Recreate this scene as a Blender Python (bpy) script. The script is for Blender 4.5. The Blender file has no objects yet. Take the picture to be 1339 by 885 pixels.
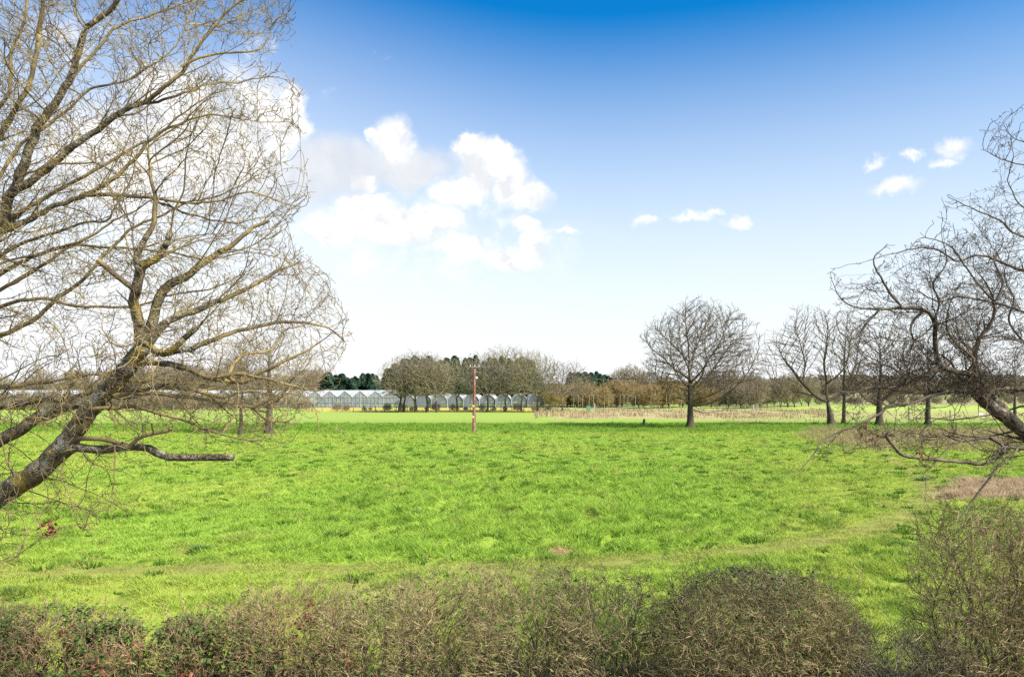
import bpy, bmesh, math, random
import numpy as np
from mathutils import Vector

# ---------------------------------------------------------------- camera, sky, sun, exposure
S = bpy.context.scene
COL = S.collection
F = 1000.0 / 1339.0            # focal length in picture widths
CAM_H = 5.5
cd = bpy.data.cameras.new('camera')
cd.sensor_width = 36.0
cd.lens = 36.0 * F
cd.shift_y = 62.5 / 1339.0
cd.clip_start = 0.1
cd.clip_end = 9000
cam = bpy.data.objects.new('camera', cd)
COL.objects.link(cam)
cam.location = (0, 0, CAM_H)
cam.rotation_euler = (math.radians(90), 0, 0)
S.camera = cam

SUN_EL, SUN_AZ = math.radians(40), math.radians(122)      # azimuth clockwise from +Y
sd = (math.sin(SUN_AZ) * math.cos(SUN_EL), math.cos(SUN_AZ) * math.cos(SUN_EL), math.sin(SUN_EL))
ld = bpy.data.lights.new('sun', 'SUN')
ld.energy = 4.4
ld.angle = math.radians(6.0)
ld.color = (1.0, 0.95, 0.86)
sun = bpy.data.objects.new('sun', ld)
COL.objects.link(sun)
sun.rotation_euler = Vector(sd).to_track_quat('Z', 'Y').to_euler()
S.view_settings.view_transform = 'Standard'
S.view_settings.look = 'None'
S.view_settings.gamma = 1
S.view_settings.use_curve_mapping = False
S.view_settings.exposure = 1.24
S.cycles.use_denoising = False
S.cycles.sample_clamp_direct = 6
S.cycles.sample_clamp_indirect = 3
S.cycles.max_bounces = 6
S.cycles.transparent_max_bounces = 12


def at(px, py, Y):
    """the world point at depth Y that the photograph shows at px, py"""
    return ((px - 669.5) / 1000 * Y, Y, CAM_H - (py - 505) / 1000 * Y)


def azel(px, py):
    x, y, z = (px - 669.5) / 1000, 1.0, (505 - py) / 1000
    return math.atan2(x, y), math.atan2(z, math.hypot(x, y))


W = bpy.data.worlds.new('World')
S.world = W
W.use_nodes = True
nt = W.node_tree
for n in list(nt.nodes):
    nt.nodes.remove(n)


def N(t, kind, **kw):
    n = t.nodes.new(kind)
    for k, v in kw.items():
        if k.startswith('i_'):
            n.inputs[k[2:]].default_value = v
        else:
            setattr(n, k, v)
    return n


def math_n(t, op, a, b=None, c=None, clamp=False):
    n = t.nodes.new('ShaderNodeMath')
    n.operation = op
    n.use_clamp = clamp
    for k, v in enumerate((a, b, c)):
        if v is None:
            continue
        if hasattr(v, 'is_output'):
            t.links.new(v, n.inputs[k])
        else:
            n.inputs[k].default_value = v
    return n.outputs[0]


def mix_c(t, f, a, b, mode='MIX'):
    n = t.nodes.new('ShaderNodeMix')
    n.data_type = 'RGBA'
    n.blend_type = mode
    for s, v in (('Factor', f), ('A', a), ('B', b)):
        i = [q for q in n.inputs if q.name == s and (s == 'Factor' and q.type == 'VALUE' or s != 'Factor' and q.type == 'RGBA')][0]
        if hasattr(v, 'is_output'):
            t.links.new(v, i)
        else:
            i.default_value = v if s == 'Factor' else (*v, 1) if len(v) == 3 else v
    return [q for q in n.outputs if q.type == 'RGBA'][0]


def smooth(t, v, lo, hi):
    n = t.nodes.new('ShaderNodeMapRange')
    n.interpolation_type = 'SMOOTHSTEP'
    t.links.new(v, n.inputs['Value'])
    n.inputs['From Min'].default_value = lo
    n.inputs['From Max'].default_value = hi
    return n.outputs[0]


def build_sky():
    t = nt
    tc = N(t, 'ShaderNodeTexCoord')
    sep = N(t, 'ShaderNodeSeparateXYZ')
    t.links.new(tc.outputs['Generated'], sep.inputs[0])
    x, y, z = sep.outputs
    az = math_n(t, 'ARCTAN2', x, y)
    el = math_n(t, 'ARCSINE', z)
    sky = N(t, 'ShaderNodeTexSky', sky_type='NISHITA', sun_disc=False, sun_elevation=SUN_EL, sun_rotation=SUN_AZ,
            altitude=100, air_density=1.0, dust_density=0.6, ozone_density=3.0)
    hs = N(t, 'ShaderNodeHueSaturation', i_Saturation=SKY_SAT)
    t.links.new(sky.outputs[0], hs.inputs['Color'])
    gm = N(t, 'ShaderNodeGamma')
    t.links.new(hs.outputs[0], gm.inputs[0])
    gm.inputs[1].default_value = 1.0
    # pale air towards the horizon
    thin = math_n(t, 'MULTIPLY', math_n(t, 'SUBTRACT', 1.0, smooth(t, az, -0.5, 0.15)), 0.075)   # thinner blue to the west
    pale = math_n(t, 'SUBTRACT', 1.0, smooth(t, math_n(t, 'SUBTRACT', el, thin), -0.02, 0.45))
    c = mix_c(t, math_n(t, 'POWER', pale, 0.64), mix_c(t, math_n(t, 'SUBTRACT', 1.0, smooth(t, el, 0.5, 0.8)), gm.outputs[0], mix_c(t, 1.0, gm.outputs[0], (0.09, 0.94, 1.08), 'MULTIPLY')), WHITE_AIR)
    # clouds : puffs at their directions, their edges broken by noise
    cmb = N(t, 'ShaderNodeCombineXYZ')
    t.links.new(az, cmb.inputs[0])
    t.links.new(el, cmb.inputs[1])
    P = cmb.outputs[0]

    def warp(P, scale, amp, detail):
        ns = N(t, 'ShaderNodeTexNoise', i_Scale=scale, i_Detail=detail, i_Roughness=0.6)
        t.links.new(P, ns.inputs['Vector'])
        sub = N(t, 'ShaderNodeVectorMath', operation='SUBTRACT')
        t.links.new(ns.outputs['Color'], sub.inputs[0])
        sub.inputs[1].default_value = (0.5, 0.5, 0.5)
        ma = N(t, 'ShaderNodeVectorMath', operation='MULTIPLY_ADD')
        t.links.new(sub.outputs[0], ma.inputs[0])
        ma.inputs[1].default_value = (amp, amp, 0)
        t.links.new(P, ma.inputs[2])
        return ma.outputs[0]

    def puffs(P, lst, k=0.25):
        d = None
        for (px, py, rx, ry) in lst:
            a0, e0 = azel(px, py)
            a1, _ = azel(px + rx, py)
            _, e1 = azel(px, py - ry)
            ra, re = abs(a1 - a0), abs(e1 - e0)
            ma = N(t, 'ShaderNodeVectorMath', operation='MULTIPLY_ADD')
            t.links.new(P, ma.inputs[0])
            ma.inputs[1].default_value = (1 / ra, 1 / re, 0)
            ma.inputs[2].default_value = (-a0 / ra, -e0 / re, 0)
            ln = N(t, 'ShaderNodeVectorMath', operation='LENGTH')
            t.links.new(ma.outputs[0], ln.inputs[0])
            d = ln.outputs['Value'] if d is None else math_n(t, 'SMOOTH_MIN', d, ln.outputs['Value'], k)
        return d
    Pw = warp(warp(P, 8, 0.045, 2), 30, 0.045, 7)
    Ps = warp(warp(P, 14, 0.03, 3), 60, 0.03, 6)
    nz = N(t, 'ShaderNodeTexNoise', i_Scale=22, i_Detail=6, i_Roughness=0.62)
    t.links.new(P, nz.inputs['Vector'])
    # thin veil
    veil = puffs(Ps, [(500, 72, 12, 10), (425, 112, 14, 22), (560, 320, 220, 60), (330, 60, 30, 30), (110, 60, 80, 40), (600, 300, 120, 60)], 0.3)
    va = math_n(t, 'MULTIPLY', math_n(t, 'SUBTRACT', 1.0, smooth(t, veil, 0.3, 1.25)), math_n(t, 'MULTIPLY', smooth(t, nz.outputs[0], 0.42, 0.70), 0.75))
    c = mix_c(t, va, c, CLOUD_W)
    # grey undersides
    g = puffs(Pw, [(440, 215, 85, 40), (530, 218, 65, 34), (380, 240, 80, 40), (300, 230, 90, 60)], 0.35)
    ga = math_n(t, 'SUBTRACT', 1.0, smooth(t, g, 0.40, 1.22))
    n3 = N(t, 'ShaderNodeTexNoise', i_Scale=11, i_Detail=7, i_Roughness=0.6)
    t.links.new(Pw, n3.inputs['Vector'])
    c = mix_c(t, math_n(t, 'MULTIPLY', ga, 0.95), c, mix_c(t, smooth(t, n3.outputs[0], 0.36, 0.66), CLOUD_G, (4.75, 4.9, 5.1)))
    # bright heads
    w = puffs(Pw, [(516, 182, 30, 30), (496, 176, 14, 14), (632, 222, 44, 38), (655, 205, 26, 20), (610, 200, 20, 20), (690, 258, 26, 24), (598, 252, 40, 22),
                   (665, 240, 34, 30), (476, 237, 18, 12), (500, 296, 82, 30), (560, 288, 55, 24), (440, 306, 40, 26), (600, 322, 40, 16), (480, 268, 40, 20),
                   (662, 342, 36, 20), (700, 322, 16, 26), (690, 296, 14, 10),
                   (330, 170, 60, 90), (255, 170, 90, 80), (375, 160, 30, 36), (160, 220, 130, 90), (380, 128, 20, 24), (230, 130, 70, 50)], 0.22)
    wa = math_n(t, 'SUBTRACT', 1.0, smooth(t, w, 0.52, 1.18))
    off = N(t, 'ShaderNodeVectorMath', operation='ADD')
    t.links.new(Pw, off.inputs[0])
    off.inputs[1].default_value = (0.012, 0.020, 0)
    na, nb = (N(t, 'ShaderNodeTexNoise', i_Scale=17, i_Detail=6, i_Roughness=0.55) for _ in range(2))
    t.links.new(Pw, na.inputs['Vector'])
    t.links.new(off.outputs[0], nb.inputs['Vector'])
    body = smooth(t, math_n(t, 'SUBTRACT', na.outputs[0], nb.outputs[0]), -0.14, 0.05)
    cw = mix_c(t, body, CLOUD_M, CLOUD_W)
    c = mix_c(t, wa, c, cw)
    s = puffs(Ps, [(1140, 218, 15, 9), (1247, 194, 26, 15), (1230, 214, 22, 8), (1190, 204, 18, 6), (1167, 248, 34, 12), (966, 291, 22, 9),
                   (905, 282, 34, 8), (843, 288, 18, 10), (935, 279, 14, 6), (740, 298, 22, 6)], 0.1)
    sa = math_n(t, 'MULTIPLY', math_n(t, 'SUBTRACT', 1.0, smooth(t, s, 0.1, 1.30)), 0.8)
    c = mix_c(t, sa, c, CLOUD_W)
    bg = N(t, 'ShaderNodeBackground', i_Strength=SKY_STR)
    t.links.new(c, bg.inputs[0])
    out = N(t, 'ShaderNodeOutputWorld')
    t.links.new(bg.outputs[0], out.inputs[0])


SKY_SAT, SKY_STR = 1.35, 0.080
WHITE_AIR = (5.45, 5.55, 5.65)
CLOUD_W, CLOUD_M, CLOUD_G = (6.0, 5.95, 5.9), (4.6, 4.75, 4.95), (4.0, 4.25, 4.6)
build_sky()

# ---------------------------------------------------------------- helpers
RNG = np.random.default_rng(11)


def tag(o, label=None, cat=None, group=None, kind=None):
    for k, v in (('label', label), ('category', cat), ('group', group), ('kind', kind)):
        if v:
            o[k] = v
    return o


def empty(name, loc, label, cat, group=None):
    o = bpy.data.objects.new(name, None)
    o.location = loc
    o.empty_display_size = 0.3
    COL.objects.link(o)
    return tag(o, label, cat, group)


def mesh_np(name, V, quads=None, tris=None, mat=None, parent=None, smooth_=True, colors=None, attrs=None):
    """link numpy vertices and faces as one mesh object"""
    V = np.asarray(V, dtype=np.float32)
    me = bpy.data.meshes.new(name)
    me.vertices.add(len(V))
    me.vertices.foreach_set('co', V.ravel())
    lv, tot = [], []
    if quads is not None and len(quads):
        lv.append(np.asarray(quads, dtype=np.int32).ravel())
        tot.append(np.full(len(quads), 4, dtype=np.int32))
    if tris is not None and len(tris):
        lv.append(np.asarray(tris, dtype=np.int32).ravel())
        tot.append(np.full(len(tris), 3, dtype=np.int32))
    lv = np.concatenate(lv)
    tot = np.concatenate(tot)
    me.loops.add(len(lv))
    me.loops.foreach_set('vertex_index', lv)
    me.polygons.add(len(tot))
    me.polygons.foreach_set('loop_start', np.concatenate(([0], np.cumsum(tot)[:-1])).astype(np.int32))
    me.polygons.foreach_set('use_smooth', np.full(len(tot), smooth_, dtype=bool))
    if colors is not None:
        a = me.color_attributes.new('tint', 'FLOAT_COLOR', 'POINT')
        c4 = np.ones((len(V), 4), dtype=np.float32)
        c4[:, :3] = colors
        a.data.foreach_set('color', c4.ravel())
    me.update(calc_edges=True)
    if mat:
        me.materials.append(mat)
    o = bpy.data.objects.new(name, me)
    COL.objects.link(o)
    if parent:
        o.parent = parent
    return o


class MB:
    """collects boxes, bars and tubes into one mesh"""
    def __init__(self):
        self.V, self.Q = [], []

    def box(self, lo, hi):
        b = len(self.V)
        x0, y0, z0 = lo
        x1, y1, z1 = hi
        self.V += [(x0, y0, z0), (x1, y0, z0), (x1, y1, z0), (x0, y1, z0), (x0, y0, z1), (x1, y0, z1), (x1, y1, z1), (x0, y1, z1)]
        self.Q += [tuple(b + i for i in f) for f in ((0, 3, 2, 1), (4, 5, 6, 7), (0, 1, 5, 4), (1, 2, 6, 5), (2, 3, 7, 6), (3, 0, 4, 7))]
        return self

    def quad(self, a, b_, c, d):
        b = len(self.V)
        self.V += [a, b_, c, d]
        self.Q.append((b, b + 1, b + 2, b + 3))
        return self

    def tube(self, pts, rad, n=6):
        pts = [Vector(p) for p in pts]
        rr = rad if hasattr(rad, '__len__') else [rad] * len(pts)
        b = len(self.V)
        for i, p in enumerate(pts):
            d = (pts[min(i + 1, len(pts) - 1)] - pts[max(i - 1, 0)]).normalized()
            u = d.cross(Vector((0.31, 0.9, 0.17))).normalized()
            v = d.cross(u)
            for k in range(n):
                a = 2 * math.pi * k / n
                self.V.append(tuple(p + (u * math.cos(a) + v * math.sin(a)) * rr[i]))
        for i in range(len(pts) - 1):
            for k in range(n):
                k2 = (k + 1) % n
                self.Q.append((b + i * n + k, b + i * n + k2, b + (i + 1) * n + k2, b + (i + 1) * n + k))
        m = n // 2
        for r0 in (b, b + (len(pts) - 1) * n):      # end caps as fans of quads
            for k in range(1, n - 1, 2):
                self.Q.append((r0, r0 + k, r0 + k + 1, r0 + (k + 2) % n if k + 2 < n else r0 + k + 1))
        self.Q = [q for q in self.Q]
        return self

    def build(self, name, mat, parent=None, smooth_=False):
        q = [f for f in self.Q if len(set(f)) == 4]
        tr = [tuple(dict.fromkeys(f)) for f in self.Q if len(set(f)) == 3]
        return mesh_np(name, self.V, q, tr, mat, parent, smooth_)


def hash2(ix, iy, seed):
    h = (ix.astype(np.int64) * 374761393 + iy.astype(np.int64) * 668265263 + seed * 974634621) & 0xffffffff
    h = ((h ^ (h >> 13)) * 1274126177) & 0xffffffff
    h = h ^ (h >> 16)
    return (h & 0xffff) / 65535.0


def vnoise(x, y, seed=0):
    ix, iy = np.floor(x), np.floor(y)
    fx, fy = x - ix, y - iy
    fx = fx * fx * (3 - 2 * fx)
    fy = fy * fy * (3 - 2 * fy)
    a, b = hash2(ix, iy, seed), hash2(ix + 1, iy, seed)
    c, d = hash2(ix, iy + 1, seed), hash2(ix + 1, iy + 1, seed)
    return (a + (b - a) * fx) * (1 - fy) + (c + (d - c) * fx) * fy


def fbm(x, y, seed=0, o=3):
    s, a, t = 0, 1.0, 0
    for i in range(o):
        s = s + a * vnoise(x * 2 ** i + 17.3 * i, y * 2 ** i + 5.1 * i, seed + i)
        t += a
        a *= 0.5
    return s / t


def sst(v, lo, hi):
    t = np.clip((v - lo) / (hi - lo), 0, 1)
    return t * t * (3 - 2 * t)


# ---------------------------------------------------------------- materials
def mat_new(name):
    m = bpy.data.materials.new(name)
    m.use_nodes = True
    t = m.node_tree
    b = t.nodes['Principled BSDF']
    return m, t, b


def mat_noise(name, c1, c2, scale=8, rough=0.8, bump=0.0, lo=0.35, hi=0.65, detail=5, c3=None, spec=0.3):
    m, t, b = mat_new(name)
    tc = N(t, 'ShaderNodeTexCoord')
    n = N(t, 'ShaderNodeTexNoise', i_Scale=scale, i_Detail=detail, i_Roughness=0.6)
    t.links.new(tc.outputs['Object'], n.inputs['Vector'])
    c = mix_c(t, smooth(t, n.outputs[0], lo, hi), c1, c2)
    if c3:
        n2 = N(t, 'ShaderNodeTexNoise', i_Scale=scale * 3.1, i_Detail=3)
        t.links.new(tc.outputs['Object'], n2.inputs['Vector'])
        c = mix_c(t, smooth(t, n2.outputs[0], 0.55, 0.68), c, c3)
    t.links.new(c, b.inputs['Base Color'])
    b.inputs['Roughness'].default_value = rough
    b.inputs['Specular IOR Level'].default_value = spec
    if bump:
        bp = N(t, 'ShaderNodeBump', i_Strength=bump, i_Distance=0.05)
        t.links.new(n.outputs[0], bp.inputs['Height'])
        t.links.new(bp.outputs[0], b.inputs['Normal'])
    return m


def mat_bark(name, base, dark, lichen, pale, lich_amt=0.5, pale_amt=0.5, sc=1.0):
    """furrowed bark with patches of yellow and pale lichen"""
    m, t, b = mat_new(name)
    tc = N(t, 'ShaderNodeTexCoord')
    n = N(t, 'ShaderNodeTexNoise', i_Scale=22 * sc, i_Detail=6, i_Roughness=0.7)
    t.links.new(tc.outputs['Object'], n.inputs['Vector'])
    v = N(t, 'ShaderNodeTexVoronoi', i_Scale=26 * sc, feature='DISTANCE_TO_EDGE')
    t.links.new(tc.outputs['Object'], v.inputs['Vector'])
    c = mix_c(t, smooth(t, n.outputs[0], 0.35, 0.68), dark, base)
    l1 = N(t, 'ShaderNodeTexNoise', i_Scale=3.2 * sc, i_Detail=7, i_Roughness=0.72)
    t.links.new(tc.outputs['Object'], l1.inputs['Vector'])
    l2 = N(t, 'ShaderNodeTexNoise', i_Scale=5.0 * sc, i_Detail=7, i_Roughness=0.75)
    mp = N(t, 'ShaderNodeMapping')
    mp.inputs['Location'].default_value = (7.3, 2.1, 4.4)
    t.links.new(tc.outputs['Object'], mp.inputs[0])
    t.links.new(mp.outputs[0], l2.inputs['Vector'])
    e1 = 0.62 - 0.2 * lich_amt
    e2 = 0.64 - 0.2 * pale_amt
    c = mix_c(t, math_n(t, 'MULTIPLY', smooth(t, l2.outputs[0], e2, e2 + 0.08), 0.75), c, pale)
    c = mix_c(t, math_n(t, 'MULTIPLY', smooth(t, l1.outputs[0], e1, e1 + 0.10), 0.8), c, lichen)
    t.links.new(c, b.inputs['Base Color'])
    b.inputs['Roughness'].default_value = 0.9
    b.inputs['Specular IOR Level'].default_value = 0.15
    h = math_n(t, 'ADD', n.outputs[0], math_n(t, 'MULTIPLY', v.outputs['Distance'], 1.2))
    bp = N(t, 'ShaderNodeBump', i_Strength=0.9, i_Distance=0.03)
    t.links.new(h, bp.inputs['Height'])
    t.links.new(bp.outputs[0], b.inputs['Normal'])
    return m


def mat_leaf(name, c1, c2, scale=3, transl=0.35, rough=0.55):
    m, t, b = mat_new(name)
    tc = N(t, 'ShaderNodeTexCoord')
    n = N(t, 'ShaderNodeTexNoise', i_Scale=scale, i_Detail=4)
    t.links.new(tc.outputs['Object'], n.inputs['Vector'])
    c = mix_c(t, smooth(t, n.outputs[0], 0.38, 0.62), c1, c2)
    t.links.new(c, b.inputs['Base Color'])
    b.inputs['Roughness'].default_value = rough
    b.inputs['Specular IOR Level'].default_value = 0.3
    tr = N(t, 'ShaderNodeBsdfTranslucent')
    t.links.new(c, tr.inputs[0])
    mx = N(t, 'ShaderNodeMixShader', i_Fac=transl)
    t.links.new(b.outputs[0], mx.inputs[1])
    t.links.new(tr.outputs[0], mx.inputs[2])
    t.links.new(mx.outputs[0], t.nodes['Material Output'].inputs[0])
    return m


def mat_tint(name, transl=0.0, rough=0.8, noise=None, bump=0.0):
    """colour comes from the mesh's own 'tint' (which plants grow where, with some shade painted in)"""
    m, t, b = mat_new(name)
    a = N(t, 'ShaderNodeAttribute', attribute_name='tint')
    c = a.outputs['Color']
    if noise:
        tc = N(t, 'ShaderNodeTexCoord')
        n = N(t, 'ShaderNodeTexNoise', i_Scale=noise, i_Detail=8, i_Roughness=0.7)
        t.links.new(tc.outputs['Object'], n.inputs['Vector'])
        v = math_n(t, 'MULTIPLY_ADD', n.outputs[0], 1.1, 0.45)
        c = mix_c(t, 1.0, c, v, 'MULTIPLY')
        if bump:
            bp = N(t, 'ShaderNodeBump', i_Strength=bump, i_Distance=0.08)
            t.links.new(n.outputs[0], bp.inputs['Height'])
            t.links.new(bp.outputs[0], b.inputs['Normal'])
    t.links.new(c, b.inputs['Base Color'])
    b.inputs['Roughness'].default_value = rough
    b.inputs['Specular IOR Level'].default_value = 0.15
    if transl:
        tr = N(t, 'ShaderNodeBsdfTranslucent')
        t.links.new(c, tr.inputs[0])
        mx = N(t, 'ShaderNodeMixShader', i_Fac=transl)
        t.links.new(b.outputs[0], mx.inputs[1])
        t.links.new(tr.outputs[0], mx.inputs[2])
        t.links.new(mx.outputs[0], t.nodes['Material Output'].inputs[0])
    return m


M = {}
M['ground'] = mat_tint('meadow_soil_and_turf', noise=1.6, rough=0.95, bump=0.3)
M['blades'] = mat_tint('grass_blades', transl=0.35, rough=0.6)
M['stalks'] = mat_tint('dry_stalks', transl=0.15, rough=0.8)
M['bark_left'] = mat_bark('lichened_bark', (0.235, 0.195, 0.12), (0.05, 0.039, 0.026), (0.35, 0.26, 0.055), (0.42, 0.40, 0.31), 0.55, 0.6)
M['twig_left'] = mat_noise('ochre_twigs', (0.09, 0.066, 0.036), (0.31, 0.235, 0.095), 2.5, 0.85)
M['bark_right'] = mat_bark('dark_bark', (0.14, 0.11, 0.075), (0.03, 0.023, 0.017), (0.24, 0.18, 0.06), (0.32, 0.29, 0.22), 0.2, 0.45)
M['twig_right'] = mat_noise('brown_twigs', (0.055, 0.04, 0.028), (0.16, 0.125, 0.078), 2.5, 0.85)
M['bark_mid'] = mat_bark('field_tree_bark', (0.11, 0.088, 0.062), (0.05, 0.04, 0.028), (0.15, 0.125, 0.06), (0.19, 0.17, 0.135), 0.25, 0.3, 0.5)
M['twig_mid'] = mat_noise('field_tree_twigs', (0.085, 0.065, 0.04), (0.15, 0.115, 0.07), 0.6, 0.9)
M['twig_pale'] = mat_noise('pale_grey_twigs', (0.15, 0.125, 0.09), (0.24, 0.20, 0.14), 0.6, 0.9)
M['twig_far'] = mat_noise('distant_twigs', (0.19, 0.155, 0.10), (0.28, 0.225, 0.14), 0.35, 0.9)
M['twig_olive'] = mat_noise('olive_brown_twigs', (0.17, 0.15, 0.08), (0.25, 0.22, 0.12), 0.35, 0.9)
M['twig_willow'] = mat_noise('ochre_scrub_twigs', (0.24, 0.17, 0.07), (0.33, 0.24, 0.10), 0.3, 0.9)
M['hedge_stem'] = mat_bark('hedge_stem_bark', (0.20, 0.16, 0.11), (0.07, 0.055, 0.04), (0.22, 0.2, 0.08), (0.32, 0.29, 0.23), 0.25, 0.35)
M['hedge_twig'] = mat_noise('hedge_twigs', (0.085, 0.062, 0.03), (0.50, 0.395, 0.19), 7, 0.85)
M['hedge_twig_red'] = mat_noise('russet_hedge_twigs', (0.085, 0.052, 0.03), (0.44, 0.30, 0.155), 7, 0.85)
M['leaf_green'] = mat_leaf('bramble_leaves', (0.07, 0.125, 0.025), (0.15, 0.22, 0.05), 5)
M['leaf_ivy'] = mat_leaf('ivy_leaves', (0.05, 0.09, 0.035), (0.11, 0.165, 0.07), 6, 0.25, 0.4)
M['leaf_russet'] = mat_leaf('russet_leaves', (0.16, 0.05, 0.03), (0.32, 0.13, 0.07), 6, 0.3)
M['needles'] = mat_leaf('conifer_needles', (0.04, 0.095, 0.055), (0.075, 0.14, 0.075), 0.5, 0.15)
M['rush'] = mat_leaf('rush_blades', (0.08, 0.16, 0.03), (0.14, 0.24, 0.05), 4, 0.35)
M['pole'] = mat_noise('red_brown_pole_wood', (0.15, 0.055, 0.04), (0.28, 0.10, 0.07), 2, 0.8, 0.3, c3=(0.24, 0.19, 0.16))
M['grey_wood'] = mat_noise('weathered_wood', (0.16, 0.135, 0.10), (0.33, 0.29, 0.23), 5, 0.85)
M['pale_wood'] = mat_noise('pale_bleached_wood', (0.30, 0.28, 0.24), (0.45, 0.43, 0.38), 5, 0.8)
M['dark_wood'] = mat_noise('dark_old_wood', (0.035, 0.028, 0.02), (0.09, 0.07, 0.05), 6, 0.9)
M['white_paint'] = mat_noise('white_paint', (0.55, 0.54, 0.5), (0.72, 0.71, 0.68), 5, 0.6)
M['yellow_plate'] = mat_noise('yellow_plate', (0.7, 0.42, 0.1), (0.8, 0.55, 0.2), 5, 0.5)
M['porcelain'] = mat_noise('insulator_porcelain', (0.5, 0.47, 0.42), (0.65, 0.62, 0.56), 5, 0.3)
M['wire'] = mat_noise('wire_metal', (0.10, 0.10, 0.11), (0.2, 0.2, 0.2), 2, 0.5)
M['green_paint'] = mat_noise('green_paint', (0.10, 0.24, 0.15), (0.14, 0.30, 0.20), 2, 0.5)
M['metal'] = mat_noise('galvanised_metal', (0.22, 0.23, 0.24), (0.38, 0.39, 0.40), 1, 0.5)


def mat_sheet(name, col, transp, rough=0.3):
    m, t, b = mat_new(name)
    tc = N(t, 'ShaderNodeTexCoord')
    n = N(t, 'ShaderNodeTexNoise', i_Scale=0.5, i_Detail=6, i_Roughness=0.7)
    t.links.new(tc.outputs['Object'], n.inputs['Vector'])
    c = mix_c(t, smooth(t, n.outputs[0], 0.35, 0.65), tuple(0.72 * q for q in col), col)
    t.links.new(c, b.inputs['Base Color'])
    b.inputs['Roughness'].default_value = rough
    tr = N(t, 'ShaderNodeBsdfTransparent')
    mx = N(t, 'ShaderNodeMixShader', i_Fac=transp)
    t.links.new(b.outputs[0], mx.inputs[1])
    t.links.new(tr.outputs[0], mx.inputs[2])
    t.links.new(mx.outputs[0], t.nodes['Material Output'].inputs[0])
    return m


M['glass'] = mat_sheet('greenhouse_glass', (0.36, 0.39, 0.41), 0.35, 0.15)
M['glass_roof'] = mat_sheet('whitened_roof_glass', (0.56, 0.58, 0.59), 0.2, 0.3)
M['polythene'] = mat_sheet('tunnel_polythene', (0.20, 0.225, 0.25), 0.42, 0.35)

# ---------------------------------------------------------------- the ground
def path_y(x):
    return np.interp(x, [-60, -10, 1, 8.5, 14.3, 21, 26, 40], [23.5, 22.8, 23.3, 25.8, 29.7, 38, 50, 90])


def zones(x, y):
    u = x / np.maximum(y, 5)
    n1 = fbm(x * 0.22, y * 0.13, 3, 4) - 0.5
    n2 = fbm(x * 0.9, y * 0.6, 9, 3) - 0.5
    yy = y + n1 * 9
    uu = u + n1 * 0.12
    dry = sst(yy, 126, 134) * (1 - sst(yy, 178, 188)) * sst(uu, 0.035, 0.06) * (0.55 + 0.45 * (1 - sst(uu, 0.30, 0.40)))
    dry = np.maximum(dry, sst(yy, 62, 72) * (1 - sst(yy, 92, 99)) * sst(uu, 0.37, 0.43) * (1.0 + n2))
    dry = np.maximum(dry, 1.0 * sst(y + n1 * 3, 36.5, 38) * (1 - sst(y + n1 * 3, 43.5, 46)) * sst(uu, 0.53, 0.58))
    dry = np.maximum(dry, 0.35 * sst(yy, 100, 120) * (1 - sst(yy, 150, 170)) * sst(uu, 0.25, 0.34) * sst(n2, -0.05, 0.15))
    dist = np.abs(y - path_y(x) - n1 * 1.2)
    worn = (1 - sst(dist, 0.3, 1.1 + 1.2 * sst(x, 0, 20))) * (0.75 + n2)
    yel = np.clip(0.30 + n1 * 1.6 + 0.5 * (1 - sst(y + n1 * 6, 20.5, 24)) + 0.55 * sst(u, 0.22, 0.5) * (1 - sst(y, 60, 90)) + 0.35 * (1 - sst(u, -0.62, -0.35)), 0, 1)
    lush = sst(u, -0.45, -0.1) * (1 - sst(u, 0.15, 0.4)) * (1 - sst(y, 38, 60)) * sst(y, 23, 26)
    yel = yel * (1 - 0.65 * lush)
    dark = sst(yy, 90, 96) * (1 - sst(yy, 112, 120))
    mown = sst(yy, 113, 121) * (1 - sst(y, 164, 170))
    straw = sst(y, 166, 169) * (1 - sst(y, 193, 197)) * sst(u + n1 * .05, -0.30, -0.24) * (1 - sst(u, 0.03, 0.05))
    litter_shade = 1 - sst(y + n2 * 1.2, 13.8, 14.8)
    bare = np.exp(-(((x - 1.55) / 0.5) ** 2 + ((y - 25.4) / 0.35) ** 2))
    return dict(dry=np.clip(dry, 0, 1), worn=np.clip(worn, 0, 1), yel=yel, dark=dark, mown=mown, straw=straw, bare=bare, litter_shade=litter_shade, n1=n1, n2=n2, lush=lush)


G_GREEN, G_YEL, G_DARK = np.array((0.295, 0.445, 0.056)), np.array((0.39, 0.46, 0.075)), np.array((0.075, 0.185, 0.012))
G_MOWN, G_DRY, G_STRAW, G_WORN = np.array((0.25, 0.33, 0.06)), np.array((0.37, 0.295, 0.145)), np.array((0.50, 0.37, 0.07)), np.array((0.34, 0.34, 0.09))
G_BARE = np.array((0.42, 0.27, 0.15))


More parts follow.
